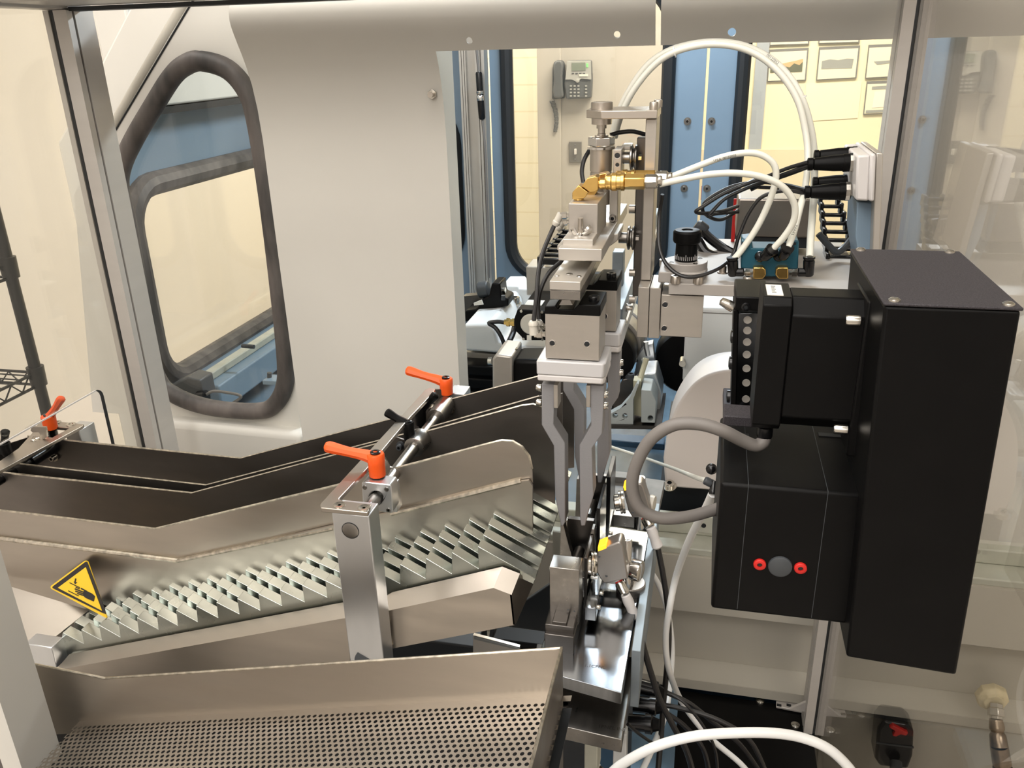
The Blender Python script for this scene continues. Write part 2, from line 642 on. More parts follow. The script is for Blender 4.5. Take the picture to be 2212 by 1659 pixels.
def post(name, x0, x1, y0, y1, zb, zt, slots, label, gm='rubber_black', pm='profile'):
    """extruded profile: slots = (side, centre offset) with a dark strip in each"""
    t = thing(name, label, 'frame post', ((x0 + x1) / 2, (y0 + y1) / 2, zb))
    d, wd = .006, .0032
    pts = [(x0, y0)]
    for s, c in slots:
        if s == 'front':
            pts += [(c - wd, y0), (c - wd, y0 + d), (c + wd, y0 + d), (c + wd, y0)]
    pts.append((x1, y0))
    for s, c in slots:
        if s == 'right':
            pts += [(x1, c - .002), (x1 - d, c - .002), (x1 - d, c + .002), (x1, c + .002)]
    pts += [(x1, y1), (x0, y1)]
    for s, c in slots:
        if s == 'left':
            pts += [(x0, c + .002), (x0 + d, c + .002), (x0 + d, c - .002), (x0, c - .002)]
    MB().prism([(x, y, zb) for x, y in pts], (0, 0, zt - zb)).build('profile', pm, t)
    for s, c in slots:
        if s == 'front':
            MB().box(c - wd * .9, c + wd * .9, y0 + .0015, y0 + d, zb, zt).build('gasket_strip', gm, t)
        elif s == 'right':
            MB().box(x1 - d, x1 - .003, c - .0018, c + .0018, zb, zt).build('slot_cover', 'rubber', t)
        else:
            MB().box(x0 + .003, x0 + d, c - .0018, c + .0018, zb, zt).build('slot_cover', 'rubber', t)
    return t


post('frame_post', -.802, -.769, .95, .998, .40, z1, [('front', -.791), ('right', .962)],
     'aluminium frame post beside the rubber framed window, with a black slot strip')
post('frame_post', .172, .203, .95, .985, z0, 1.72, [('front', .1865), ('left', .962)],
     'aluminium frame post behind the tall black box, at the edge of the reflecting pane')
post('frame_post', -.600, -.537, .42, .46, .30, 1.40, [('front', -.560)],
     'pale frame post closest to the viewer, beside the perforated bin', 'rubber', 'cream')
# top rails
t = MB()
t.box(-.769, .172, .845, .962, 1.6068, 1.640)  # made deeper towards the viewer so that it shades the header
t.build('frame_rail', 'profile', bevel=.004, label='aluminium rail across the top, deepened to shade the header, running off above the cream panel', cat='frame rail')
t = MB().box(-.769, .172, .955, .975, 1.6015, 1.6062)
t.build('gasket_strip', 'rubber_black', label='black gasket strip under the rail across the top', cat='gasket')
t = MB().box(-.806, -.7695, -.2, .998, 1.6035, 1.645)
t.build('frame_rail', 'profile', bevel=.004, label='short aluminium rail in the top left corner, above the left pane', cat='frame rail')

# side panes
q = A(215, 836, X=-.791)
q2 = A(251, 962, X=-.791)
yc, zc_ = q.y, q.z
r_ = .012
arc = [(yc - r_ + r_ * math.cos(a), zc_ - r_ + r_ * math.sin(a)) for a in [math.radians(v) for v in (0, 22, 45, 67, 90)]]
out = [(-.2, zc_), (-.2, 1.6032), (.9555, 1.6032), (.9555, .72), (yc, .72)] + arc
pane = MB().prism([(-.793, y, z) for y, z in out], (.004, 0, 0)).build('window_1', 'glass', kind='structure')
g = MB()
cut = [(yc, .72)] + arc[:4]
for (a, b), (c, d) in zip(cut[:-1], cut[1:]):
    g.prism([(-.7895, a - .004, b), (-.7895, a, b), (-.7895, c, d), (-.7895, c - .004, d)], (.002, 0, 0))
g.build('pane_edge_strip', 'rubber_black', label='black edge strip on the cut-out of the left pane, left of the post', cat='edge strip')
MB().box(-.789, -.7874, -.2, yc - r_, zc_ - .0012, zc_ + .0004).build('pane_edge_glint', 'plastic_white', label='thin pale line for the light caught along the top of the cut-out in the left pane', cat='edge glint')  # white strip stands for light caught along the cut edge
MB().box(.185, .189, 0.0, .9495, .30, 1.72).build('window_2', 'glass_side', kind='structure')

# ------------------------------------------------------------------ grinder: front sheets
PROF = [(1.66, 1.14), (1.645, 1.085), (1.63, 1.05), (1.615, 1.025), (1.605, 1.014), (1.597, 1.0095), (1.588, 1.008), (1.58, 1.0095), (1.57, 1.014),
        (1.562, 1.018), (1.547, 1.026), (1.545, 1.027), (1.53, 1.034), (1.51, 1.041), (1.48, 1.047), (1.44, 1.05), (.60, 1.05)]


def yprof(z):
    for (za, ya), (zb, yb) in zip(PROF[:-1], PROF[1:]):
        if zb <= z <= za:
            return ya + (yb - ya) * (za - z) / (za - zb)
    return 1.05


def sheet(name, x0, x1, zlo, holes, label, extra=None, m='cream', cat='machine panel'):
    mb = MB()
    zs = [z for z, _ in PROF if z > zlo + 1e-6] + [zlo]
    for a, b in zip(zs[:-1], zs[1:]):
        hs = [h for h in holes if b < h[1] < a]
        P = lambda x, z: Vector((x, yprof(z), z))
        if not hs:
            mb.add([P(x0, a), P(x1, a), P(x1, b), P(x0, b)], [(0, 1, 2, 3)])
        else:
            loops = [[P(x0, a), P(x1, a), P(x1, b), P(x0, b)]] + [[P(hx + hr * math.cos(2 * math.pi * i / 16), hz + hr * math.sin(2 * math.pi * i / 16)) for i in range(16)] for hx, hz, hr in hs]
            fl = [[Vector((p.x, p.z, 0)) for p in l] for l in loops]
            tr = tessellate_polygon(fl)
            allp = [p for l in loops for p in l]
            mb.add(allp, [tuple(t) for t in tr])
    if extra:
        extra(mb)
    o = mb.build(name, m, label=label, cat=cat, ang=50)
    bm = bmesh.new()
    bm.from_mesh(o.data)
    bmesh.ops.remove_doubles(bm, verts=bm.verts, dist=1e-6)
    bmesh.ops.recalc_face_normals(bm, faces=bm.faces)
    if sum(f.normal.y for f in bm.faces) > 0:
        bmesh.ops.reverse_faces(bm, faces=bm.faces)
    bm.to_mesh(o.data)
    bm.free()
    o.data.polygons.foreach_set('use_smooth', [True] * len(o.data.polygons))
    thicken(o, .002)
    return o


XL, XM, XR = -.587, -.3305, -.0705


def flange(mb):
    # return flange at the opening's left edge
    z = [zz for zz, _ in PROF if 1 < zz < 1.546] + [.935]
    for a, b in zip(z[:-1], z[1:]):
        mb.add([(XM, yprof(a), a), (XM, 1.094, a), (XM, 1.094, b), (XM, yprof(b), b)], [(0, 1, 2, 3)])


def hole_at(px, py, r):
    y = 1.05
    for _ in range(8):
        p = A(px, py, Y=y)
        y = yprof(p.z)
    return (p.x, min(max(p.z, 1.5475 + r), 1.5615 - r), r)


sheet('front_sheet', XL, XM, .935, [], 'large cream sheet metal panel between the rubber framed window and the opening', flange)
sheet('machine_header', XM, XR, 1.545, [hole_at(1014, 88, .0038), hole_at(1333, 75, .0038)], 'cream header sheet over the opening, left of the narrow gap')
sheet('machine_header', XR + .006, .9, 1.545, [hole_at(1581, 70, .0045)], 'cream header sheet over the opening, right of the narrow gap')
# front panel right of the opening, behind the side pane
struct(MB().box(.205, .95, 1.05, 1.054, .89, 1.547), 'wall_machine', 'cream')

# stud with nut on the big panel
p = A(938, 203, Y=1.05)
t = thing('panel_stud', 'small steel stud with hex nut on the cream panel', 'stud', p)
MB().cyl(p, p - Vector((0, .003, 0)), .0075, n=20).build('washer', 'nickel', t)
MB().cyl(p - Vector((0, .003, 0)), p - Vector((0, .010, 0)), .0062, n=6).build('nut', 'nickel', t, bevel=.0006)
MB().cyl(p - Vector((0, .010, 0)), p - Vector((0, .017, 0)), .0036, n=14).build('stud', 'steel', t)

# lower front sheet with its bend and the ledge over it
mb = MB()
zt = A(1480, 1200, Y=1.0).z
zm = A(1480, 1318, Y=1.0).z
zb = A(1500, 1468, Y=1.0).z
zf = .664
prof = [(1.06, zt), (1.0, zt), (1.0, zm), (1.028, zm - .02), (1.035, zb + .012), (1.0, zb), (1.0, zf), (1.05, zf)]
xl, xr = -.62, .95
for (a, b), (c, d) in zip(prof[:-1], prof[1:]):
    mb.add([(xl, a, b), (xr, a, b), (xr, c, d), (xl, c, d)], [(0, 1, 2, 3)])
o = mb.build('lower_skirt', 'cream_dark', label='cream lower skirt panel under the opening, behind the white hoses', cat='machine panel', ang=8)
thicken(o, .002)
# ledge rail on the skirt
mb = MB().box(-.62, .95, 1.0, 1.06, zt + .001, zt + .012)
mb.box(-.62, .95, 1.035, 1.06, zt + .012, zt + .034)
mb.build('ledge_rail', 'olive', bevel=.002, label='greenish stained ledge rail along the top of the skirt panel', cat='ledge')
# black base plate on which the cabinet stands
t = thing('base_plate', 'black base plate with screws at the bottom right', 'base plate', (0, .7, .640))
MB().box(-.9, .184, .2, 1.0, .640, .656).build('plate', 'black', t)
for x, y in ((1642, 1515), (1718, 1567)):
    p = A(x, y, Z=.6565)
    MB().lathe(p, (0, 0, 1), [(0, .0065), (.002, .006), (.0038, .003), (.004, 0)], 18).build('screw', 'nickel', t)
# bright blue cast deck beside the base plate
struct(MB().box(-.62, .0, .45, .985, .6565, .672), 'trim_4', 'wet')
# the neighbouring machine's skirt goes on down beyond the pane
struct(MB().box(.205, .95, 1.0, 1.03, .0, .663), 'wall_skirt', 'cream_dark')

# cabinet stands
for x in (-.78, .1):
    for y in (.3, .9):
        pass
M['skirt'] = M['cream_dark']
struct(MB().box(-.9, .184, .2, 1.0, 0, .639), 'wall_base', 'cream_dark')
# ------------------------------------------------------------------ grinder interior
def hexbolt(name, p, ax, r, label=None, m='nickel', h=.006, washer=True, parent=None, cat='bolt', group=None):
    ax = Vector(ax).normalized()
    p = Vector(p)
    mb = MB()
    if washer:
        mb.lathe(p, ax, [(0, r * 1.5), (h * .22, r * 1.5)], 18)
    screw(mb, p + ax * (h * .2 if washer else 0), ax, r, h)
    return mb.build(name, [m, 'rubber_black'], parent, label=label, cat=cat if parent is None else None, group=group)


# --- left front sheet with the rubber framed window
YW = 1.08
win = smooth2([(435, 132), (492, 150), (533, 198), (553, 262), (578, 420), (602, 620), (617, 780), (613, 840), (590, 877),
               (555, 888), (480, 884), (422, 872), (375, 852), (345, 825), (318, 750), (295, 600), (275, 480), (259, 410),
               (263, 360), (290, 300), (330, 232), (372, 166), (402, 140)], 5)
t = thing('window_panel', 'cream side panel holding the worn rubber framed window', 'machine panel', A(450, 930, Y=YW))
outer = [(418, -6), (545, -8), (650, 924), (345, 900), (200, 890), (160, 420), (226, 306)]
MB().pY(outer, YW, .012, [win]).build('panel', 'cream', t)
MB().pY([(345, 908), (654, 938), (664, 1080), (300, 1030), (300, 900)], YW - .022, .034).build('base_roll', 'cream', t, bevel=.012, seg=4)
gp = [A(x, y, Y=YW - .004) for x, y in win]
MB().tube(gp, .0135, n=12, closed=True, sub=1, sy=1.0).build('window_gasket', 'rubber', t)
gi = [A(x, y, Y=YW + .012) for x, y in win]
MB().tube(gi, .010, n=8, closed=True, sub=1).build('inner_gasket', 'rubber_black', t)
MB().pY(win, YW + .005, .004).build('pane', 'glass', t)
# sloping edge rail and the next cream fender behind
mb = MB()
mb.prism([A(x, y, Y=YW + .02) for x, y in ((400, -6), (430, -6), (240, 302), (228, 330), (205, 330), (213, 300))], (0, .03, 0))
mb.build('edge_rail', 'cream', t, bevel=.004)
MB().tube([A(409, -4, Y=YW + .006), A(300, 182, Y=YW + .006), A(219, 322, Y=YW + .006)], .0085, n=12, sub=1).build('edge_bead', 'cream_dark', t)
MB().tube([A(420, -4, Y=YW - .0005), A(310, 180, Y=YW - .0005), A(229, 316, Y=YW - .0005)], .0013, n=6, sub=1).build('edge_shade', 'rubber_black', t)  # black line and the darker bead stand for the groove's shade
mb = MB().pY([(292, -8), (420, -8), (243, 300), (235, 420), (322, 960), (274, 985), (124, 308), (200, 172)], 1.19, .02)
mb.build('machine_fender', 'cream', label='cream sloping fender behind the window panel, top left', cat='machine panel', bevel=.004)

# --- grinder left side wall with its own window
XS = -.93
yn = A(300, 590, X=XS).y
ztop = A(450, 213, X=XS).z
zw1 = A(420, 372, X=XS).z
zw0 = A(470, 757, X=XS).z
yf = 1.93


def rrect(y0, y1, z0_, z1_, r, n=6):
    pts = []
    for cy, cz, a0 in ((y1 - r, z1_ - r, 0), (y0 + r, z1_ - r, 90), (y0 + r, z0_ + r, 180), (y1 - r, z0_ + r, 270)):
        for i in range(n + 1):
            a = math.radians(a0 + 90 * i / n)
            pts.append((cy + r * math.cos(a), cz + r * math.sin(a)))
    return pts


t = thing('inner_wall', 'blue inner side wall of the machine seen through the rubber framed window', 'machine wall', (XS, 1.5, .55))
hole = rrect(yn, yf, zw0, zw1, .07)
ow = [(1.215, .605), (1.995, .605), (1.995, ztop), (1.215, ztop)]
MB().prism([(XS - .02, y, z) for y, z in ow], (.02, 0, 0), [[(XS - .02, y, z) for y, z in hole]]).build('wall_sheet', 'blue', t)
MB().box(XS - .015, XS + .045, 1.225, 1.995, ztop, ztop + .16).build('top_beam', 'cream', t, bevel=.004)
MB().box(XS + .0, XS + .046, 1.225, 1.995, ztop - .012, ztop - .001).build('beam_seal', 'rubber_black', t)
MB().tube([(XS + .003, y, z) for y, z in hole], .020, n=10, closed=True, sub=1).build('window_gasket', 'rubber', t)
MB().prism([(XS - .012, y, z) for y, z in hole], (.004, 0, 0)).build('pane', 'glass', t)
# sill shelves below the window
zs = A(430, 800, X=XS + .02).z
MB().box(XS, XS + .10, 1.215, 1.99, zs - .05, zs).build('sill', 'blue', t, bevel=.004)
MB().box(XS + .055, XS + .075, 1.22, 1.99, zs, zs + .014).build('sill_rail', 'olive', t, bevel=.002)
MB().box(XS, XS + .30, 1.12, 1.99, zs - .14, zs - .09).build('lower_sill', 'blue', t, bevel=.004)
MB().box(XS + .30, XS + .34, 1.12, 1.99, zs - .16, zs - .085).build('sill_edge', 'blue_dark', t, bevel=.003)
# black door switch with its grey lead
t = thing('door_switch', 'black switch block with round plug on the blue sill behind the rubber framed window', 'switch', A(405, 880, Y=1.16))
MB().prism([A(x, y, Y=1.16) for x, y in ((362, 835), (405, 815), (432, 822), (440, 862), (400, 878), (372, 862))], (0, .04, 0)).build('body', 'charcoal', t, bevel=.003)
MB().cyl(A(430, 858, Y=1.155), A(446, 856, Y=1.155), .011, n=16).build('plug', 'black_gloss', t)
cable('switch_lead', [(446, 852, 1.155), (462, 845, 1.16), (490, 848, 1.165), (515, 853, 1.17), (519, 860, 1.17), (495, 875, 1.165), (470, 888, 1.16)], .0026, 'cable_grey',
      'thin grey lead curling out of the black switch block', 'cable')
t = thing('hinge_bracket', 'small blue bracket with an upright bolt low in the rubber framed window', 'bracket', A(580, 835, Y=1.2))
MB().fb(567, 823, 606, 832, 1.2, .03).build('plate', 'blue', t, bevel=.001)
MB().cyl(A(582, 824, Y=1.215), A(582, 805, Y=1.215), .004, n=10).build('bolt', 'charcoal', t)
cable('latch_rod', [(523, 747, 1.3), (535, 748, 1.3), (549, 749, 1.3)], .004, 'charcoal', 'short dark latch rod on the sill rail behind the rubber framed window', 'rod')

# --- grinder back wall: three blue doors
YB = 2.0
X_ = lambda px, py=340: A(px, py, Y=YB).x
xa, xb = X_(1010), X_(1061)
xd0, xd1, xe0 = X_(1064), X_(1514), X_(1520)
zt_, zb_ = 1.72, .60
zwb = A(1250, 597, Y=YB).z


def xz(y0, y1, z0_, z1_, r):
    return rrect(y0, y1, z0_, z1_, r, 8)


def door(label, x0, x1, wx0, wx1, wz0, wz1, r, bolts, m='blue'):
    t = thing('machine_door', label, 'machine door', ((x0 + x1) / 2, YB, zb_))
    hole = xz(wx0, wx1, wz0, wz1, r)
    MB().prism([(x, YB, z) for x, z in ((x0, zb_), (x1, zb_), (x1, zt_), (x0, zt_))], (0, .03, 0), [[(x, YB, z) for x, z in hole]]).build('door_panel', m, t)
    MB().tube([(x, YB - .004, z) for x, z in hole], .0155, n=10, closed=True, sub=1).build('window_gasket', 'rubber_black', t)
    MB().prism([(x, YB + .008, z) for x, z in hole], (0, .004, 0)).build('pane', 'glass', t)
    for px, py in bolts:
        hexbolt('bolt', A(px, py, Y=YB), (0, -1, 0), .0056, parent=t, m='toolsteel', h=.006)
    return t


xg = X_(1100)
door('blue machine door left of the aluminium cable profile, its window edge curving down', -.925, xa - .002, -.90, X_(985), 1.02, 1.43, .10, [])
door('blue machine door whose black gasketed window frames the wall telephone', xd0, xd1, xg, X_(1437), zwb, 1.66, .08, [(1485, 262), (1478, 407)])
door('blue machine door right of the bright slit, posters seen through its window', xe0, .90, X_(1592), .80, zwb - .05, 1.66, .08, [(1537, 262), (1527, 407)])
# red and white tape in the slit
mb = MB()
for k, (a, b) in enumerate(((402, 432), (440, 470), (478, 500))):
    mb.mi(0).fb(1514.5, a, 1518.5, b, YB + .01, .004)
mb.build('marker_tape', 'red', label='red marker tape showing in the slit between the two blue doors', cat='tape')
# profile with the inline cable joint
t = thing('corner_profile', 'grooved aluminium profile standing left of the telephone window', 'frame post', ((xa + xb) / 2, YB - .03, zb_))
mb = MB()
wx = (xb - xa) / 50
pts = [(xa, YB), (xa, YB - .035)]
for c0, c1, dd in ((4, 5.2, .006), (9, 10.2, .006), (13, 32, .012), (36, 37.5, .006), (42, 43.5, .006)):
    pts += [(xa + c0 * wx, YB - .035), (xa + c0 * wx, YB - .035 + dd), (xa + c1 * wx, YB - .035 + dd), (xa + c1 * wx, YB - .035)]
pts += [(xb, YB - .035), (xb, YB)]
mb.prism([(x, y, zb_) for x, y in pts], (0, 0, zt_ - zb_))
mb.build('profile', 'alu_light', t)
t = thing('cable_joint', 'black inline cable connector with bright ring on the aluminium profile', 'connector', A(1038, 250, Y=1.955))
P = lambda x, y: A(x, y, Y=1.95)
MB().lathe(P(1034, 155), P(1037, 196) - P(1034, 155), [(0, .006), (.004, .0075), (.05, .008)], 16).build('upper_plug', 'black_gloss', t)
MB().lathe(P(1037, 196), P(1038, 214) - P(1037, 196), [(0, .0085), (.004, .0092), (.009, .0075), (.012, .0092), (.021, .0088)], 16).build('lock_ring', 'chrome', t)
MB().lathe(P(1038, 213), P(1041, 252) - P(1038, 213), [(0, .008), (.042, .0078), (.046, .0055)], 16).build('lower_plug', 'black_gloss', t)
cable('signal_cable', [(1025, 60, 1.95), (1030, 115, 1.95), (1034, 157, 1.95)], .0028, 'cable_grey', 'grey cable running up from the inline connector')
cable('signal_cable', [(1041, 250, 1.95), (1048, 330, 1.95), (1052, 450, 1.95), (1056, 600, 1.95)], .0028, 'cable_grey', 'grey cable running down from the inline connector')

# right side and rear shell of the grinder
struct(MB().box(.90, .93, 1.06, 2.03, .4, 1.70), 'trim_5', 'blue')
struct(MB().box(-.93, .93, 1.06, 2.0, .40, .60), 'trim_6', 'blue_dark')

struct(MB().box(-.93, .93, 1.17, 2.03, 2.0, 2.03), 'unseen_roof', 'blue_dark')  # unseen roof, added so the base plate reflects dark instead of ceiling
# --- telephone and light switch on the pillar
YP = 4.0
t = thing('telephone', 'grey desk telephone with coiled cord hung on the pale wall', 'telephone', A(1235, 218, Y=YP))
MB().pY([(1225, 131), (1276, 130), (1278, 175), (1276, 212), (1223, 215), (1218, 180)], YP - .05, .05).build('base', 'phone_dark', t, bevel=.006)
MB().pY([(1225, 132), (1276, 131), (1277, 172), (1256, 170), (1246, 177), (1235, 172), (1221, 172)], YP - .056, .005).build('face_plate', 'phone_silver', t, bevel=.001)
MB().pY([(1235, 136), (1264, 135), (1265, 152), (1235, 153)], YP - .0585, .003).build('screen', 'lcd', t)
MB().pY([(1251, 160), (1270, 160), (1270, 165), (1251, 165)], YP - .0585, .003).build('label_strip', 'paper', t)
for k in range(4):
    MB().pY([(1235 + k * 8, 157.5), (1240 + k * 8, 157.5), (1240 + k * 8, 159.5), (1235 + k * 8, 159.5)], YP - .0585, .003).build('soft_key', 'phone_dark', t)
MB().lathe(A(1248, 174, Y=YP - .05), (0, -1, 0), [(0, .009), (.0075, .009), (.0085, .006)], 20).build('navigation_key', 'phone_silver', t)
MB().pY([(1267, 137), (1270, 137), (1270, 145), (1267, 145)], YP - .0585, .003).build('indicator', 'led_green', t)
for r in range(4):
    for c in (0, 1, 2, 4):
        x, y = 1231 + c * 8.2, 184 + r * 7.2
        MB().pY([(x, y), (x + 4.2, y), (x + 4.2, y + 3.2), (x, y + 3.2)], YP - .054, .005).build('key', 'phone_silver', t)
MB().pY([(1193, 150), (1196, 134), (1204, 130), (1215, 131), (1219, 140), (1218, 213), (1192, 215)], YP - .035, .035).build('cradle', 'charcoal', t, bevel=.006)
MB().pY([(1195, 140), (1202, 131), (1212, 131), (1216, 142), (1214, 165), (1215, 195), (1217, 208), (1208, 213), (1196, 211), (1194, 195), (1197, 170)], YP - .062, .026).build('handset', 'phone_dark', t, bevel=.007, seg=3)
coil = []
for i in range(150):
    s = i / 149
    x = 1192 + 6 * math.sin(s * math.pi * 1.0) + s * 7
    y = 217 + 68 * s
    a = i * 1.2
    rr = .012 * (1 - .3 * s)
    c = A(x, y, Y=YP - .02)
    coil.append(c + Vector((rr * math.cos(a), rr * math.sin(a), 0)))
MB().tube(coil, .0017, n=5, sub=1).build('coiled_cord', 'phone_dark', t)
t = thing('light_switch', 'grey light switch plate with white toggle on the pale wall', 'light switch', A(1243, 352, Y=YP))
MB().fb(1229, 306, 1256, 351, YP - .008, .008).build('plate', 'plate_grey', t, bevel=.002)
MB().fb(1240, 322, 1245, 334, YP - .022, .014).build('toggle', 'plastic_white', t, bevel=.002)
for y in (313, 344):
    MB().cyl(A(1242.5, y, Y=YP - .008), A(1242.5, y, Y=YP - .008) + Vector((0, -.002, 0)), .003, n=10).build('screw', 'nickel', t)

# --- framed sheets on the yellow wall
YQ = 4.6
def framed(px, kind, label):
    """px: four corners, clockwise from top left"""
    t = thing('framed_print', label, 'framed print', A(px[3][0], px[3][1], Y=YQ))
    MB().pY(px, YQ - .012, .012).build('frame', 'frame_grey', t)
    (ax, ay), (bx, by), (cx_, cy_), (dx, dy) = px
    L = lambda u, v: ((ax * (1 - u) + bx * u) * (1 - v) + (dx * (1 - u) + cx_ * u) * v, (ay * (1 - u) + by * u) * (1 - v) + (dy * (1 - u) + cy_ * u) * v)
    MB().pY([L(.025, .085), L(.965, .085), L(.965, .97), L(.025, .97)], YQ - .0145, .003).build('sheet', 'paper_yellow', t)
    q = lambda pts, m, k=0, nm='picture': MB().pY([L(*p) for p in pts], YQ - .0165 - k * .0012, .002).build(nm, m, t)
    if kind == 'hills':
        q([(.12, .50), (.3, .47), (.5, .42), (.7, .38), (.88, .33), (.88, .72), (.12, .72)], 'ink_tan')
        q([(.06, .56), (.25, .6), (.38, .52), (.55, .58), (.66, .46), (.8, .52), (.88, .42), (.88, .72), (.06, .72)], 'ink_green', 1, 'hills')
    elif kind == 'band':
        q([(.10, .42), (.3, .38), (.5, .42), (.7, .38), (.88, .40), (.86, .68), (.10, .66)], 'ink_grey')
    elif kind == 'line':
        q([(.2, .50), (.9, .48), (.9, .55), (.3, .60)], 'ink_grey')
    else:
        q([(.16, .16), (.95, .14), (.95, .24), (.16, .25)], 'ink_grey', 0, 'heading')
        q([(.25, .32), (.9, .3), (.9, .78), (.22, .80)], 'ink_grey' if kind == 'x' else 'paper', 0)
        q([(.06, .87), (.92, .86), (.92, .95), (.06, .95)], 'ink_grey', 0, 'footer')
    return t


framed([(1662, 107), (1747, 103), (1741, 174), (1657, 177)], 'hills', 'framed print of brown and green hills on the yellow wall')
framed([(1770, 102), (1858, 98), (1850, 169), (1763, 174)], 'band', 'framed print with a pale grey band, middle of its row')
framed([(1877, 97), (1950, 94), (1945, 166), (1869, 170)], 'line', 'framed print with a thin grey stroke, cut by the aluminium post')
framed([(1873, 176), (1950, 173), (1942, 245), (1865, 248)], 'page', 'framed sheet with grey heading and footer bars, below the other prints')
framed([(1664, 30), (1750, 28), (1748, 96), (1662, 99)], 'band', 'framed print above the hills print, only its lower edge showing')
framed([(1771, 28), (1858, 25), (1857, 92), (1768, 95)], 'line', 'framed print above the middle one, only its lower edge showing')
MB().pY([(1741, 182), (1862, 176), (1853, 255), (1738, 262)], YQ - .004, .004).build('wall_sheet', 'paper_yellow', label='large faint paper sheet taped below the framed prints', cat='paper sheet')

# --- inside the grinder: wet tray, wheels, guards
zt0 = .872
struct(MB().box(-.60, .89, 1.065, 1.98, zt0 - .03, zt0), 'trim_7', 'wet')
mb = MB().fb(1310, 955, 1435, 972, 1.36, .03)
mb.build('tray_bar', 'blue_dark', bevel=.002, label='dark wet bar lying across the blue tray', cat='bar')

# grinding wheels (dark discs facing the front)
def wheel(cx, cy, r, Y, rim, label):
    t = thing('grinding_wheel', label, 'grinding wheel', A(cx, cy, Y=Y))
    c = A(cx, cy, Y=Y)
    rr = r * mpp(cx, cy, Y)
    MB().lathe(c, (0, 1, 0), [(0, rr * .94), (.006, rr), (.05, rr), (.056, rr * .94)], 48).build('disc', 'black', t)
    if rim:
        MB().lathe(c + Vector((0, .058, 0)), (0, 1, 0), [(0, rr * 1.08), (.012, rr * 1.14), (.04, rr * 1.14), (.04, rr * .5)], 48).build('guard_ring', 'alu', t)
        MB().lathe(c + Vector((0, .10, 0)), (0, 1, 0), [(0, rr * 1.22), (.03, rr * 1.24), (.05, rr * 1.24)], 48).build('outer_ring', 'zinc', t)
    MB().cyl(c + Vector((0, -.014, 0)), c, rr * .18, n=24).build('hub', 'toolsteel', t)


wheel(1310, 772, 62, 1.26, True, 'dark wheel with steel rim rings, half behind the gripper')
wheel(1487, 785, 74, 1.34, False, 'dark wheel between the workpiece fixture and the white housing')

# white headstock box and round topped housing
t = thing('headstock', 'white machine headstock box behind the round topped housing', 'machine housing', A(1560, 800, Y=1.22))
MB().fb(1478, 666, 1640, 830, 1.20, .13).build('box', 'white_paint', t, bevel=.004)
MB().fb(1478, 676.5, 1640, 678, 1.1992, .01).build('seam', 'cable_grey', t)
MB().cyl(A(1474, 786, Y=1.19), A(1474, 786, Y=1.19) + Vector((0, .02, 0)), .005, n=12).build('screw', 'nickel', t)
t = thing('spindle_housing', 'white round topped housing beside the vertical slide', 'machine housing', A(1540, 1055, Y=1.08))
fr = smooth2([], 1) if False else [(1437, 1052), (1433, 990), (1446, 920), (1466, 872), (1500, 828), (1542, 805), (1600, 800), (1660, 822), (1705, 870), (1735, 930), (1745, 1000), (1740, 1075)]
fs = [(v.x, v.y) for v in curve([(x, y, 0) for x, y in fr[1:-1]], 5)]
MB().pY([fr[0]] + fs + [fr[-1]], 1.075, .075).build('shell', 'white_warm', t, bevel=.003)
bk = [A(x, y, Y=1.155) for x, y in [(1458, 1010), (1452, 960), (1460, 880), (1478, 832), (1510, 792), (1550, 772), (1605, 768), (1665, 790), (1710, 840), (1735, 930)]]
MB().tube(bk, .004, n=8).build('rear_flange', 'olive', t)
MB().fb(1425, 1052, 1740, 1120, 1.10, .3).build('machine_bed', 'rubber_black', label='black bed under the white round topped housing', cat='machine bed')
p = A(1447, 1052, Y=1.085)
hexbolt('housing_bolt', A(1446, 1050, Y=1.07), (0, -.3, 1), .007, 'single bolt at the foot of the white round topped housing')

# workpiece fixture: paired grey plates with a tan strip
M['fixture'] = mat('fixture_enamel', (.40, .43, .42), .4)
YF = 1.17
t = thing('work_fixture', 'grey bracket of two drilled plates with a tan strip between, behind the gripper fingers', 'fixture', A(1370, 920, Y=YF))
def holes(*c):
    return [circ(x, y, 6, 12) for x, y in c]
MB().pY([(1312, 897), (1340, 882), (1361, 858), (1376, 828), (1380, 830), (1368, 862), (1368, 917), (1312, 916)], YF, .016, holes((1329, 898), (1350, 899))).build('left_plate', 'fixture', t, bevel=.001)
MB().pY([(1385, 842), (1406, 844), (1417, 866), (1415, 914), (1385, 913)], YF, .05, holes((1405, 904))).build('right_plate', 'fixture', t, bevel=.001)
MB().pY([(1368, 822), (1384, 824), (1386, 900), (1368, 896)], YF + .018, .02).build('filler_strip', 'tan_strip', t)
MB().pY([(1386, 808), (1416, 806), (1429, 850), (1425, 918), (1392, 918)], YF + .06, .06).build('rear_block', 'zinc', t, bevel=.002)
MB().pY([(1345, 820), (1378, 812), (1384, 918), (1312, 918), (1330, 850)], YF + .07, .014).build('dark_block', 'toolsteel_dark', t, bevel=.002)
MB().pY([(1310, 918), (1428, 920), (1428, 928), (1310, 926)], YF - .004, .13).build('base', 'toolsteel_dark', t)
hexbolt('cap_screw', A(1363, 816, Y=YF + .07), (0, 0, 1), .006, parent=t, m='charcoal')
cable('coolant_rod', [(1397, 774, 1.22), (1390, 795, 1.215), (1381, 825, 1.20)], .0042, 'tan_strip', 'short pale rod standing on the drilled fixture', 'rod')
t = thing('nozzle_bracket', 'blue grey slanted nozzle bracket with two holes between the dark wheels', 'bracket', A(1390, 830, Y=1.30))
MB().pY([(1378, 768), (1396, 745), (1410, 742), (1415, 790), (1410, 830), (1360, 836), (1372, 800)], 1.30, .02, [circ(1390, 777, 4.5, 12), circ(1374, 779, 4, 12)]).build('plate', 'zinc', t, bevel=.001)
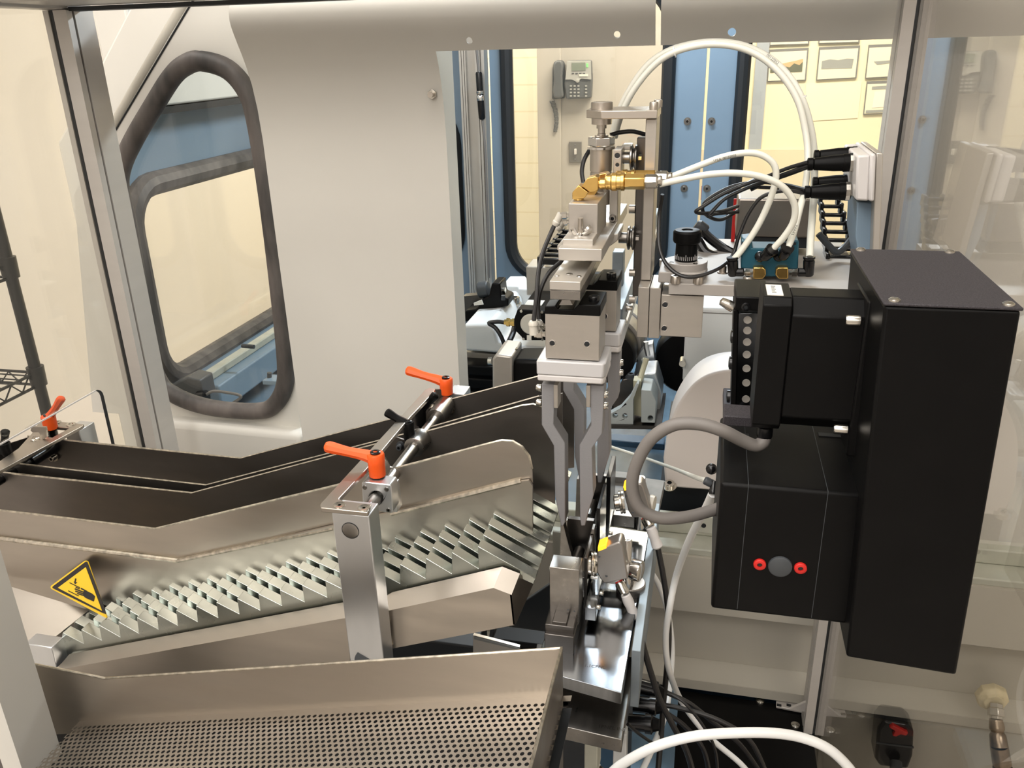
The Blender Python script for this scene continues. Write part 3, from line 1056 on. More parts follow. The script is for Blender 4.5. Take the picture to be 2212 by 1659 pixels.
MB().tube([A(1395, 738, Y=1.28), A(1396, 750, Y=1.28), A(1400, 768, Y=1.28)], .004).build('nozzle', 'zinc', t)

# --- left part of the grinder: white casting, lever, motors
t = thing('casting', 'white machine casting with scooped front behind the gripper', 'machine casting', A(1090, 760, Y=1.42))
MB().pY([(1000, 702), (1058, 700), (1070, 716), (1076, 738), (1100, 746), (1190, 752), (1190, 772), (1000, 758)], 1.38, .30).build('bed', 'white_paint', t, bevel=.006, seg=3)
MB().pY([(1082, 618), (1118, 618), (1120, 624), (1200, 628), (1200, 690), (1078, 690)], 1.60, .08).build('ridge', 'white_paint', t, bevel=.006, seg=3)
MB().pY([(1000, 760), (1190, 774), (1190, 790), (1000, 782)], 1.40, .30).build('lower_lip', 'alu', t)
for px, py, Y in ((1113, 650, 1.56), (1076, 690, 1.46)):
    mb = MB()
    p = A(px, py + 8, Y=Y)
    mb.cyl(p, p + Vector((0, 0, .004)), .013, n=20)
    screw(mb, p + Vector((0, 0, .004)), (0, 0, 1), .0095, .012)
    mb.build('cap_screw', ['nickel', 'rubber_black'], t)
t = thing('stop_lever', 'black curved stop lever with a knurled screw on the white casting', 'lever', A(1060, 690, Y=1.5))
MB().pY([(1040, 648), (1056, 640), (1062, 612), (1080, 612), (1083, 640), (1098, 646), (1098, 662), (1075, 664), (1052, 676), (1044, 690), (1004, 696), (1004, 672), (1030, 668)], 1.48, .05).build('arm', 'black', t, bevel=.003)
MB().cyl(A(1034, 626, Y=1.50), A(1056, 624, Y=1.50), .016, n=22).build('knob', 'charcoal', t, bevel=.002)
MB().cyl(A(1072, 628, Y=1.50), A(1092, 627, Y=1.50), .006, n=12).build('stop_screw', 'nickel', t)
MB().cyl(A(1087, 648, Y=1.475), A(1087, 638, Y=1.475), .004, n=10).build('lock_screw', 'charcoal', t)
MB().pY([(1023, 655), (1040, 648), (1044, 658), (1024, 660)], 1.47, .003).build('label_tag', 'paper', label='small white tag on the dark plate left of the stop lever', cat='tag')
MB().pY([(1000, 640), (1050, 636), (1040, 668), (1000, 690)], 1.53, .02).build('dark_plate', 'toolsteel_dark', label='dark plate on the casting beside the cream panel edge', cat='plate')
t = thing('servo_motor', 'black square motor with pale round cover, behind the beige air fittings', 'motor', A(1145, 740, Y=1.30))
cor = [(1118, 668), (1178, 672), (1186, 678), (1185, 728), (1178, 736), (1130, 736), (1126, 728), (1114, 716), (1110, 690)]
MB().pY(cor, 1.30, .03).build('end_cap', 'black', t, bevel=.002)
MB().pY([(1120, 672), (1180, 674), (1180, 722), (1120, 720)], 1.33, .14).build('body', 'black', t, bevel=.003)
c = A(1147, 700, Y=1.30)
MB().lathe(c, (0, -1, 0), [(0, .0178), (.002, .0178), (.003, .0165), (.003, 0)], 32).build('round_cover', 'plastic_beige', t)
for px, py in ((1126, 672), (1171, 674), (1131, 732), (1172, 733)):
    p = A(px, py, Y=1.30)
    MB().cyl(p, p + Vector((0, -.0015, 0)), .0024, n=10).build('screw', 'nickel', t)
MB().pY([(1138, 724), (1148, 724), (1148, 735), (1138, 735)], 1.2995, .002).build('symbol_label', 'paper', t)
p0, p1 = A(1133, 664, Y=1.36), A(1170, 666, Y=1.36)
MB().box(p0.x, p1.x, 1.345, 1.39, p0.z + .0042, p0.z + .0052).build('type_label', 'paper', t)
MB().lathe(A(1112, 697, Y=1.315), (-1, 0, 0), [(0, .0075), (.004, .0075), (.004, .006), (.009, .006), (.009, .0078), (.014, .0078), (.014, .005), (.018, .005)], 6).build('cable_gland', 'brass', t)
cable('motor_cable', [(1093, 697, 1.315), (1075, 695, 1.315), (1056, 698, 1.315), (1070, 708, 1.312), (1082, 726, 1.31), (1091, 748, 1.31)], .0036, 'cable', 'black cable looping from the brass gland of the square motor')
cable('motor_cable', [(1112, 705, 1.34), (1108, 720, 1.33), (1100, 738, 1.31), (1096, 752, 1.30)], .005, 'cable', 'thick black cable running down behind the motor gland')
MB().fb(1137, 577, 1215, 640, 1.46, .06).build('gear_block', 'alu', bevel=.002, label='plain grey block above the square motor', cat='block')
t = thing('gear_motor', 'black motor with light grey flange above the conveyor guide', 'motor', A(1100, 850, Y=1.13))
MB().pY([(1063, 775), (1072, 766), (1106, 770), (1106, 900), (1064, 900)], 1.13, .07).build('flange', 'alu', t, bevel=.003)
MB().pY([(1107, 778), (1190, 778), (1190, 900), (1107, 900)], 1.14, .06).build('body', 'black', t, bevel=.006)
p = A(1107, 755, Y=1.165)
MB().lathe(p, (0, 0, 1), [(0, .008), (.002, .008), (.002, .004)], 16).build('screw', 'nickel', t)
MB().cyl(A(1063, 780, Y=1.16), A(1055, 780, Y=1.16), .006, n=12).build('side_stud', 'nickel', t)
mb = MB()
for k in range(4):
    mb.fb(985, 790 + k * 28, 1066, 812 + k * 28, 1.36, .05)
mb.build('bellows', 'black', bevel=.003, label='black ribbed bellows cover beside the edge of the cream panel', cat='bellows')
# cable chain behind the gripper
t = thing('cable_chain', 'short black cable chain rising behind the gripper slide', 'cable chain', A(1190, 575, Y=1.5))
for k in range(7):
    u = k / 6
    x, y = 1160 + 50 * u, 572 - 62 * u
    s = 1 - .35 * u
    a = A(x, y, Y=1.38 + .25 * u)
    mb = MB().box(a.x, a.x + .06 * s, a.y, a.y + .012, a.z, a.z + .012)
    mb.box(a.x, a.x + .008, a.y, a.y + .03, a.z - .008, a.z + .014)
    mb.box(a.x + .055 * s, a.x + .06 * s, a.y, a.y + .03, a.z - .008, a.z + .014)
    mb.build('link', 'black_gloss', t, bevel=.002)
# ------------------------------------------------------------------ step conveyor
YA, YBs, YCs, YD = .666, .744, .764, .836
conv = thing('step_conveyor', 'stainless step conveyor with parallel guide plates and sawtooth combs, running up to the gripper', 'conveyor', A(740, 1400, Y=.70))
P1 = [(-80, 1090), (0, 1102), (335, 1142), (690, 1057), (778, 1036), (815, 1003), (822, 990), (831, 989), (837, 1000), (842, 1009), (852, 1012),
      (1060, 957), (1085, 951), (1108, 953), (1128, 965), (1143, 985), (1149, 1012), (1151, 1044), (1128, 1036), (385, 1212), (0, 1164), (-80, 1152)]
MB().pY(P1, YA, .002).build('guide_plate', 'steel', conv)
mb = MB()
for a, b in (((-80, 1150), (0, 1160)), ((0, 1160), (385, 1208)), ((385, 1208), (720, 1138)), ((845, 1107), (1126, 1036))):
    mb.tube([A(a[0], a[1] + 3, Y=YA - .002), A(b[0], b[1] + 3, Y=YA - .002)], .0027, n=8, sub=1)
mb.build('weld_bead', 'steel_edge', conv, label='bright weld bead along the near guide plate')
base = [(-80, 1156), (0, 1166), (385, 1214), (1126, 1040), (1142, 1038), (1150, 1050), (1151, 1215), (860, 1290), (150, 1440), (-80, 1440)]
MB().pY(base, YA - .004, .003).build('base_sheet', 'steel', conv)
P2 = [(-90, 1010), (0, 1020), (415, 1065), (818, 958), (845, 945), (858, 945), (872, 950), (900, 938), (1128, 876), (1152, 873), (1172, 880), (1186, 895), (1193, 915),
      (1197, 960), (1199, 1120), (1160, 1130), (415, 1230), (-90, 1160)]
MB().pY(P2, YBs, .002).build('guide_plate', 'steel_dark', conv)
P3 = [(-80, 990), (30, 1001), (445, 1048), (838, 947), (905, 930), (1165, 856), (1215, 850), (1215, 1060), (445, 1200), (-80, 1130)]
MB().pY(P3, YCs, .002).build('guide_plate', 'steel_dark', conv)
P4 = [(60, 942), (135, 950), (520, 990), (900, 891), (914, 852), (925, 841), (955, 842), (964, 846), (968, 856), (977, 862), (1000, 856), (1240, 793), (1240, 1010), (520, 1130), (60, 1060)]
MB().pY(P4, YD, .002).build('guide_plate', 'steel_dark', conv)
MB().prism([A(60, 946, Y=YD) + Vector((0, .002, 0)), A(60, 1060, Y=YD) + Vector((0, .002, 0)), A(-80, 1060, Y=YBs), A(-80, 990, Y=YBs)], (-.002, 0, 0)).build('end_sheet', 'steel_dark', conv)
# bright cut edges of the plates
for pts, Y in (([(-80, 1090), (0, 1102), (335, 1142), (690, 1057), (778, 1036)], YA), ([(852, 1012), (1060, 957), (1085, 951), (1108, 953), (1128, 965), (1143, 985), (1149, 1012)], YA),
               ([(-90, 1010), (0, 1020), (415, 1065), (818, 958)], YBs), ([(900, 938), (1128, 876), (1152, 873), (1172, 880), (1186, 895), (1193, 915)], YBs),
               ([(-80, 990), (30, 1001), (445, 1048), (838, 947), (905, 930), (1165, 856)], YCs),
               ([(60, 942), (135, 950), (520, 990), (900, 891)], YD), ([(977, 862), (1000, 856), (1240, 793)], YD)):
    MB().tube([A(x, y, Y=Y + .001) for x, y in pts], .0013, n=6, sub=1).build('plate_edge', 'steel_edge', conv)
# sawtooth combs
ST = [((135, 1367), (181, 1391)), ((175, 1360), (220, 1384)), ((213, 1350), (260, 1377)), ((255, 1343), (300, 1369)), ((295, 1334), (342, 1360)),
      ((338, 1326), (384, 1352)), ((380, 1318), (427, 1344)), ((423, 1309), (471, 1335)), ((467, 1301), (517, 1327)), ((512, 1293), (562, 1319)),
      ((558, 1283), (609, 1309)), ((604, 1274), (658, 1301)), ((652, 1264), (707, 1291)), ((702, 1254), (758, 1282)), ((752, 1243), (812, 1272)),
      ((806, 1231), (864, 1261)), ((864, 1219), (919, 1250)), ((920, 1206), (976, 1240)), ((976, 1193), (1034, 1229)), ((1032, 1180), (1157, 1250))]
prof = []
for s_, t_ in ST:
    prof += [s_, t_]
YT = .602
PIT = .0188
comb = prof + [(1152, 1262), (1110, 1243), (1060, 1240), (855, 1292), (740, 1315), (150, 1430), (125, 1420)]
for k in range(11):
    y = YT + k * PIT
    pts = [A(px, py, Y=YT) + Vector((0, y - YT, 0)) for px, py in comb]
    if y > YA - .006:   # only the discharge end shows past the guide plates
        pts = [A(px, py, Y=YT) + Vector((0, y - YT, 0)) for px, py in [(864, 1219), (919, 1250), (920, 1206), (976, 1240), (976, 1193), (1034, 1229), (1032, 1180), (1157, 1250), (1152, 1262), (1110, 1250), (1060, 1252), (864, 1300)]]
        if abs(y - YBs) < .013 or abs(y - YCs) < .012:
            continue
    MB().prism(pts, (0, .0125, 0)).build('step_comb', 'zinc_pale', conv, bevel=.0005)
# folded covers under the combs
def quad(mb, pts, vec):
    return mb.prism([A(x, y, Y=Y) for x, y, Y in pts], vec)
mb = MB()
quad(mb, [(150, 1413, .599), (752, 1299, .599), (752, 1334, .580), (120, 1448, .580)], (0, .0006, -.0015))
quad(mb, [(120, 1448, .580), (752, 1334, .580), (758, 1470, .580), (124, 1540, .580)], (0, .0015, 0))
mb.build('lower_cover', 'steel', conv)
mb = MB()
quad(mb, [(812, 1300, .599), (848, 1279, .599), (1085, 1224, .599), (1066, 1270, .582), (816, 1324, .582)], (0, .0006, -.0015))
quad(mb, [(816, 1324, .582), (1066, 1270, .582), (1105, 1285, .582), (1112, 1350, .582), (822, 1406, .582)], (0, .0015, 0))
quad(mb, [(1085, 1224, .599), (1123, 1239, .599), (1105, 1285, .582), (1066, 1270, .582)], (0, .0006, -.0015))
quad(mb, [(1105, 1285, .582), (1123, 1239, .599), (1152, 1262, .615), (1116, 1345, .615), (1112, 1350, .582)], (-.0015, 0, 0))
mb.build('discharge_cover', 'steel', conv)
for px, py in ((832, 1338), (838, 1388)):
    p = A(px, py, Y=.582)
    MB().lathe(p, (0, -1, 0), [(0, .0052), (.0016, .005), (.0034, .003), (.0034, .0018), (.0015, .0018), (.0015, 0)], 20).build('cover_screw', 'nickel', conv)
# feed ramp at the lower left and its block
mb = MB()
mb.prism([A(-60, 1245, Y=.652), A(10, 1263, Y=.652), A(192, 1318, Y=.640), A(86, 1402, Y=.592), A(-60, 1378, Y=.592)], (0, .001, -.002))
mb.build('feed_ramp', 'steel', conv)
MB().fb(60, 1396, 116, 1437, .585, .018).build('ramp_block', 'zinc', conv, bevel=.001)
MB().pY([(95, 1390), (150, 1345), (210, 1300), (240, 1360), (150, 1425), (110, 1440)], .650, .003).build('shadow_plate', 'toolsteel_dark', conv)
# clamp collars and rods
rod = A(812, 1076, Y=.618)
RX, RZ_ = rod.x, rod.z
MB().cyl((RX, .585, RZ_), (RX, .88, RZ_), .0060, n=24).build('cross_rod', 'toolsteel', conv)
mb = MB()
mb.lathe((RX, .722, RZ_), (0, 1, 0), [(0, .0085), (.001, .0105), (.012, .0105), (.014, .0118), (.022, .0118)], 28)
mb.build('rod_collar', 'toolsteel', conv)
mb = MB().cyl((RX, .795, RZ_), (RX, .834, RZ_), .0105, n=28)
mb.build('rod_collar', 'toolsteel', conv)
for px, py, Y in ((908, 966, .742), (866, 962, .742), (935, 881, .834), (974, 886, .834)):
    hexbolt('collar_screw', A(px, py, Y=Y), (0, -1, 0), .0032, parent=conv, m='nickel' if Y > .8 else 'charcoal')
# clamp block on the near guide plate
t = thing('clamp_block', 'square zinc clamp block with four screws holding the rod at the front guide plate', 'clamp block', A(815, 1108, Y=.63))
pts = [(781, 1044), (785, 1041), (842, 1047), (845, 1051), (849, 1104), (846, 1109), (787, 1100), (784, 1096)]
MB().pY(pts, .617, .016, [circ(812, 1076, 15.5, 20)]).build('block', 'zinc', t, bevel=.0008)
MB().pY([(x + 1, y + 1) for x, y in [(783, 1043), (850, 1049), (857, 1106), (790, 1100)]], .636, .014, [circ(816, 1074, 16, 20)]).build('backing_plate', 'zinc', t, bevel=.0006)
for px, py in ((788, 1053), (835, 1057), (839, 1102)):
    p = A(px, py, Y=.617)
    MB().lathe(p, (0, -1, 0), [(0, .0022), (.0006, .0022), (.0006, .0012), (-.001, .0012), (-.001, 0)], 14).build('screw', 'toolsteel', t)

# near stand post
t = thing('stand_post', 'zinc plated flat stand post in front of the conveyor', 'post', A(770, 1420, Y=.58))
a, b = A(717, 1112, Y=.556), A(796, 1112, Y=.556)
zt1 = A(755, 1111, Y=.556).z
zb1 = A(785, 1440, Y=.556).z
MB().box(a.x, b.x, .556, .578, zb1 - .25, zt1).build('bar', 'zinc', t, bevel=.0008)
p = A(757, 1146, Y=.556)
MB().lathe(p, (0, -1, 0), [(0, .0072), (.0004, .0072), (.0006, .0066), (.0006, 0)], 28).build('plug', 'toolsteel', t)
MB().lathe(p, (0, -1, 0), [(0, .0079), (.0002, .0079), (.0002, .0073), (.0001, .0073)], 28, caps=False).build('plug_ring', 'rubber_black', t)
MB().cyl(A(785, 1424, Y=.554), A(785, 1424, Y=.556), .008, n=20).build('foot_hole', 'rubber_black', t)

# cross bracket
zb_ = zt1 + .0043
def plate_z(pix, z, dz, holes=()):
    return MB().pZ(pix, z, dz, holes)
t = thing('cross_bracket', 'U shaped stainless cross bracket spanning the conveyor between the two orange levers', 'bracket', A(745, 1098, Z=zb_))
br = [(691, 1091), (694, 1086), (918, 842), (928, 837), (940, 840), (936, 848), (884, 903), (786, 1020), (733, 1076), (733, 1080), (742, 1082), (803, 1089), (794, 1107), (693, 1097)]
plate_z(br, zb_, -.0042).build('plate', 'steel', t, bevel=.0006)
for px, py in ((733, 1091), (786, 1097)):
    p = A(px, py, Z=zb_)
    MB().lathe(p, (0, 0, 1), [(0, .0052), (.0005, .0052), (.0005, .0042), (.0001, .0030), (.0001, .0014), (-.0006, .0014)], 20).build('countersunk_screw', 'nickel', t)
t = thing('far_clamp', 'zinc clamp block behind the far guide plate, by the far orange lever', 'clamp block', A(985, 860, Y=.85))
MB().fb(968, 850, 1004, 875, .845, .025).build('block', 'zinc', t, bevel=.001)
hexbolt('screw', A(993, 846, Y=.858), (0, 0, 1), .005, parent=t, washer=False, h=.001)


def lever(label, top, bot, end, Y, m, r, stud_to=None, Yend=None, group=None, ar=None):
    pt, pb = A(*top, Y=Y), A(*bot, Y=Y)
    pe = A(*end, Y=Yend or Y)
    pb = Vector((pt.x, pt.y, pb.z))
    t = thing('clamp_lever', label, 'clamp lever', pb, group)
    ar = ar or r * .72
    mb = MB()
    mb.lathe(pb, pt - pb, [(0, r * .97), ((pt - pb).length * .55, r), ((pt - pb).length * .93, r * 1.03), ((pt - pb).length, r * .92)], 28)
    d = pe - pt
    st = pt + Vector((0, 0, -ar * .95))
    pts = [st, st + d * .22 + Vector((0, 0, .10 * ar)), st + d * .55, st + d * .88, st + d * .97, st + d * 1.0]
    mb.tube(pts, ar, n=8, sub=5, sy=.85, radii=[r * .93, ar * .98, ar * .84, ar * 1.0, ar * .84, ar * .40])
    mb.build('handle', m, t)
    MB().lathe(pt - Vector((0, 0, .0005)), (0, 0, 1), [(0, r * .62), (r * .26, r * .62), (r * .32, r * .52), (r * .32, r * .28), (r * .12, r * .28), (r * .12, 0)], 22).build('screw', 'black_gloss', t)
    L = .009 if stud_to is None else pb.z - A(*stud_to, Y=Y).z
    MB().lathe(pb, (0, 0, -1), [(0, r * .8), (L * .25, r * .72), (L * .25, r * .45), (L, r * .42)], 18).build('stud', 'black', t)
    return t


lever('large orange clamp lever closest to the viewer, on the zinc clamp block', (811, 979), (806, 1025), (700, 952), .630, 'orange', .0078, (813, 1043))
lever('orange clamp lever at the far side of the conveyor, against the cream panel', (963, 817), (966, 850), (876, 789), .842, 'orange', .0076, (966, 862), ar=.0058)
lever('black clamp lever pointing left, on the collar of the middle guide plate', (882, 911), (884, 949), (832, 880), .733, 'black', .0059, (885, 972), ar=.0047)
lever('black clamp lever pointing up to the right, beside the far guide plate', (907, 880), (908, 916), (942, 842), .800, 'black', .0062, (908, 925), ar=.0050)
lever('orange clamp lever at the far left, above the left bracket, pointing up', (103, 897), (106, 925), (132, 850), .835, 'orange', .0088, (108, 942), ar=.0056)
lever('black clamp lever cut by the left edge, below the left pane cut-out', (8, 956), (11, 978), (9, 921), .76, 'black', .0070, (14, 998), ar=.0052)

# left bracket with its clamp parts
zl = A(90, 968, Z=0).z if False else A(180, 921, Y=.845).z
t = thing('cross_bracket', 'stainless cross bracket over the left end of the conveyor, under the left orange lever', 'bracket', A(60, 990, Z=zl))
lb = [(-90, 1068), (-40, 1023), (40, 968), (68, 937), (84, 912), (124, 910), (181, 916), (178, 920), (0, 1016), (-60, 1052)]
plate_z(lb, zl, -.0045, [[(98, 935), (112, 921), (150, 925), (108, 948)]]).build('plate', 'steel', t, bevel=.0006)
for px, py in ((153, 917), (122, 913)):
    MB().lathe(A(px, py, Z=zl), (0, 0, 1), [(0, .006), (.001, .006), (.001, .003), (.0002, .003), (.0002, 0)], 18).build('countersunk_screw', 'nickel', t)
t = thing('clamp_tab', 'grey tab plate with a small bolt in front of the left orange lever', 'bracket', A(85, 950, Y=.80))
MB().pY([(66, 930), (68, 922), (98, 923), (101, 944), (92, 950), (84, 934), (70, 934)], .80, .003).build('tab', 'steel', t)
hexbolt('bolt', A(79, 951, Y=.80), (0, -1, 0), .0042, parent=t)
MB().fb(145, 930, 176, 975, .850, .03).build('end_block', 'zinc', bevel=.001, label='zinc block under the right end of the left bracket', cat='block')
t = thing('end_rod', 'dark cross rod with collar at the left end of the conveyor', 'rod', A(80, 985, Y=.80))
r0 = A(115, 966, Y=.833)
MB().cyl((r0.x, .62, r0.z), (r0.x, .834, r0.z), .0062, n=20).build('rod', 'black_gloss', t)
MB().cyl((r0.x, .79, r0.z), (r0.x, .834, r0.z), .0088, n=20).build('collar', 'black_gloss', t)
hexbolt('collar_screw', A(118, 987, Y=.834), (0, -1, 0), .004, parent=t)
# warning sign
t = thing('warning_sign', 'yellow triangular hand crush warning sign leaning over the comb teeth', 'warning sign', A(186, 1335, Y=.63))
o0, o1, o2 = A(186, 1211, Y=.655), A(108, 1273, Y=.648), A(238, 1335, Y=.612)
nn = (o1 - o0).cross(o2 - o0).normalized()
if nn.dot(CAM - o0) < 0: nn = -nn
def sg(name, pix, m, lift, th=.0004):
    MB().prism([on_plane(x, y, o0 + nn * lift, nn) for x, y in pix], nn * -th).build(name, m, t)
def z2(l):
    return [(60 + x / 5.927, 1180 + y / 5.927) for x, y in l]
sg('sign_plate', z2([(722, 190), (745, 183), (768, 196), (1012, 905), (1008, 918), (990, 912), (300, 545), (290, 525), (296, 508)]), 'yellow', .0, .001)
sg('black_border', z2([(733, 202), (745, 195), (762, 204), (985, 800), (1000, 868), (950, 850), (325, 540), (312, 525), (322, 512)]), 'ink', .0005)
sg('yellow_field', z2([(740, 268), (948, 826), (384, 532)]), 'yellow', .0010)
mbs = MB()
def ink(l):
    mbs.prism([on_plane(x, y, o0 + nn * .0015, nn) for x, y in z2(l)], nn * -.0004)
def bar(a, b, wd):
    (ax, ay), (bx, by) = a, b
    L = math.hypot(bx - ax, by - ay)
    ux, uy = -(by - ay) / L * wd / 2, (bx - ax) / L * wd / 2
    ink([(ax + ux, ay + uy), (bx + ux, by + uy), (bx - ux, by - uy), (ax - ux, ay - uy)])
ink([(712, 575), (745, 568), (820, 606), (858, 640), (842, 706), (800, 688), (740, 662), (706, 632)])
for a, b, w_ in (((678, 538), (752, 578), 16), ((600, 545), (722, 592), 15), ((607, 574), (720, 612), 15), ((630, 604), (718, 632), 14), ((612, 524), (660, 545), 12),
                 ((532, 466), (664, 530), 9), ((516, 570), (650, 636), 9), ((612, 412), (604, 456), 16)):
    bar(a, b, w_)
ink([(586, 452), (630, 462), (604, 486)])
mbs.build('hand_symbol', 'ink', t)

# ------------------------------------------------------------------ perforated bin
t = thing('perforated_bin', 'stainless bin with a perforated floor in front of the conveyor', 'bin', A(700, 1640, Y=.35))
YK = .48
xe_ = A(1215, 1400, Y=YK).x
MB().pY([(60, 1432), (108, 1442), (228, 1465), (1215, 1400), (1190, 1520), (1140, 1540), (40, 1590), (40, 1432)], YK, .0015).build('back_wall', 'steel', t)
for a, b in (((60, 1432), (228, 1465)), ((228, 1465), (1215, 1400))):
    MB().tube([A(a[0], a[1], Y=YK + .0008), A(b[0], b[1], Y=YK + .0008)], .0011, n=6, sub=1).build('wall_edge', 'steel_edge', t)
ztop_ = A(1215, 1400, Y=YK).z
MB().box(xe_ - .0015, xe_, .08, YK + .0015, ztop_ - .24, ztop_).build('end_wall', 'steel_dark', t)
MB().tube([(xe_ - .0008, YK, ztop_), (xe_ - .0008, .08, ztop_)], .0011, n=6, sub=1).build('wall_edge', 'steel_edge', t)
fa, fb_ = A(1180, 1505, Y=YK), A(135, 1560, Y=YK)
ex = (fa - fb_).normalized()
fo = fb_ + ex * ((-.530 - fb_.x) / ex.x)
Lx = (fa - fo).length + .02
Ly = .32
ez = Vector((0, 0, 1))
# flat rim then the field of holes
pit = .0054
nx, ny = int((Lx) / pit), int((Ly - .006) / (pit * .866))
mb = MB()
HN = 8
def fp(u, v):
    return fo + ex * u + Vector((0, -v, 0))
mb.add([fp(0, 0), fp(Lx, 0), fp(Lx, .006), fp(0, .006)], [(0, 1, 2, 3)])
for j in range(ny):
    v0 = .006 + j * pit * .866
    v1 = v0 + pit * .866
    off = (j % 2) * pit / 2
    for i in range(nx - 1):
        u0 = i * pit + off
        u1 = u0 + pit
        uc, vc = (u0 + u1) / 2, (v0 + v1) / 2
        rim = [fp(u0, vc), fp(u0, v0), fp(uc, v0), fp(u1, v0), fp(u1, vc), fp(u1, v1), fp(uc, v1), fp(u0, v1)]
        ho = [fp(uc + .0017 * math.cos(math.pi + k * math.pi / 4), vc - .0017 * -math.sin(math.pi + k * math.pi / 4)) for k in range(8)]
        mb.add(rim + ho, [(k, (k + 1) % 8, 8 + (k + 1) % 8, 8 + k) for k in range(8)])
mb.build('perforated_floor', 'steel', t)
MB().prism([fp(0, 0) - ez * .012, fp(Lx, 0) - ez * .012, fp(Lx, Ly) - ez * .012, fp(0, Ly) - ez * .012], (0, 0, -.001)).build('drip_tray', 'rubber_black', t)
# ------------------------------------------------------------------ grippers
def tapped(mb_in, mb_rim, px, py, Y, r):
    p = A(px, py, Y=Y)
    mb_in.lathe(p + Vector((0, -.0002, 0)), (0, 1, 0), [(0, r * .75), (.0001, r * .75), (.0001, 0)], 16, caps=False)
    mb_rim.lathe(p, (0, -1, 0), [(0, r), (.0003, r), (.0004, r * .76), (.0001, r * .74)], 18, caps=False)


YG = .685
grip = thing('gripper', 'front two finger gripper with milky jaw cover, nearest the viewer', 'gripper', A(1235, 830, Y=YG + .02), 'grippers on the slide')
bx0, bx1 = A(1178, 728, Y=YG).x, A(1295, 728, Y=YG).x
zt_g, zm_g, zb_g = A(1235, 654, Y=YG).z, A(1235, 680, Y=YG).z, A(1235, 777, Y=YG).z
MB().box(bx0, bx1, YG, YG + .042, zb_g, zm_g).build('body', 'alu', grip, bevel=.0006)
mi, mr = MB(), MB()
for px, py in ((1193, 741), (1268, 743)):
    p = A(px, py, Y=YG)
    b = MB()
    b.mi(0).lathe(p, (0, -1, 0), [(0, .0031), (.0004, .0030), (.0005, .0024), (.0002, .0023)], 18, caps=False)
    b.mi(1).lathe(p + Vector((0, -.0002, 0)), (0, -1, 0), [(0, .0024), (.0001, 0)], 18, caps=False)
    b.build('tapped_hole', ['chrome', 'rubber_black'], grip)
w_ = bx1 - bx0
cm = MB()
zc1 = zt_g - .001
cm.prism([(bx0 - .0006, YG - .001, zm_g), (bx1 + .0006, YG - .001, zm_g), (bx1 + .0006, YG - .001, zc1), (bx0 + w_ * .62, YG - .001, zc1), (bx0 + w_ * .52, YG - .001, zc1 - .005),
          (bx0 + w_ * .24, YG - .001, zc1 - .005), (bx0 + w_ * .20, YG - .001, zc1 - .002), (bx0 + .0, YG - .001, zc1 - .003)], (0, .044, 0))
cm.build('top_cap', 'black', grip, bevel=.0008)
hexbolt('cap_screw', (bx1 - w_ * .14, YG + .012, zc1), (0, 0, 1), .0048, parent=grip, m='black_gloss', washer=False, h=.0045)
jx0, jx1 = A(1159, 802, Y=YG - .004).x, A(1307, 806, Y=YG - .004).x
jz1, jz0 = A(1235, 783, Y=YG - .004).z, A(1235, 828, Y=YG - .004).z
zmj = jz1 - (jz1 - jz0) * .68
jm = MB().prism([(jx0, YG - .004, zmj), (jx1 - .002, YG - .004, zmj), (jx1, YG + .0, zmj), (jx1, YG + .044, zmj), (jx0, YG + .044, zmj)], (0, 0, jz1 - zmj))
jm.build('jaw_cover', 'nylon', grip, bevel=.0012)
MB().prism([(jx0 + .0005, YG - .0036, jz0), (jx1 - .0025, YG - .0036, jz0), (jx1 - .0005, YG + .0, jz0), (jx1 - .0005, YG + .0435, jz0), (jx0 + .0005, YG + .0435, jz0)], (0, 0, zmj - jz0)).build('cover_skirt', 'plastic_white', grip, bevel=.0015)
LF = [(1170, 829), (1199, 831), (1195, 917), (1220, 957), (1221, 1128), (1217, 1136), (1212, 1137), (1199, 1073), (1196, 963), (1170, 918)]
RF = [(1272, 831), (1305, 834), (1301, 937), (1279, 968), (1282, 1071), (1270, 1110), (1264, 1136), (1255, 1136), (1253, 1119), (1252, 962), (1277, 918)]
for F_ in (LF, RF):
    MB().pY(F_, YG + .006, .020).build('finger', 'finger', grip, bevel=.0008)
for x, y0, y1 in ((1196, 832, 882), (1266, 833, 880)):
    MB().fb(x, y0, x + 9, y1, YG + .004, .016).build('jaw_key', 'alu', grip, bevel=.0004)
for px, py, s in ((1169, 838, -1), (1169, 870, -1), (1303, 852, 1), (1303, 876, 1)):
    p = A(px, py, Y=YG + .014)
    b = screw(MB(), p, (s, 0, 0), .0034, .0045)
    b.build('finger_screw', ['nickel', 'rubber_black'], grip)
dG = Vector((.004, .095, -.004))
dup(grip, Vector(grip.location) + dG, 'second two finger gripper, behind the front one and partly hidden by it', 'grippers on the slide')

# slide carrying the grippers (dovetail)
sl = thing('dovetail_slide', 'steel dovetail slide running back above the grippers', 'slide', A(1220, 658, Y=.672))
YSl = .672
MB().fb(1187, 608, 1254, 627.5, YSl, .17).build('top_plate', 'alu_light', sl, bevel=.0006)
MB().fb(1188, 627.5, 1254, 648, YSl + .001, .17).build('rail', 'toolsteel', sl, bevel=.0004)
MB().pY([(1214, 648), (1231, 648), (1237, 659), (1208, 659)], YSl + .002, .17).build('dovetail', 'toolsteel', sl)
zsl = A(1220, 607.5, Y=YSl).z
for px, py, r in ((1203, 595.5, .0022), (1230, 592, .003), (1251, 597, .0022)):
    p = A(px, py, Z=zsl)
    MB().lathe(p, (0, 0, 1), [(0, r), (.0004, r * .9), (.0004, 0)], 14).build('pin', 'chrome', sl)

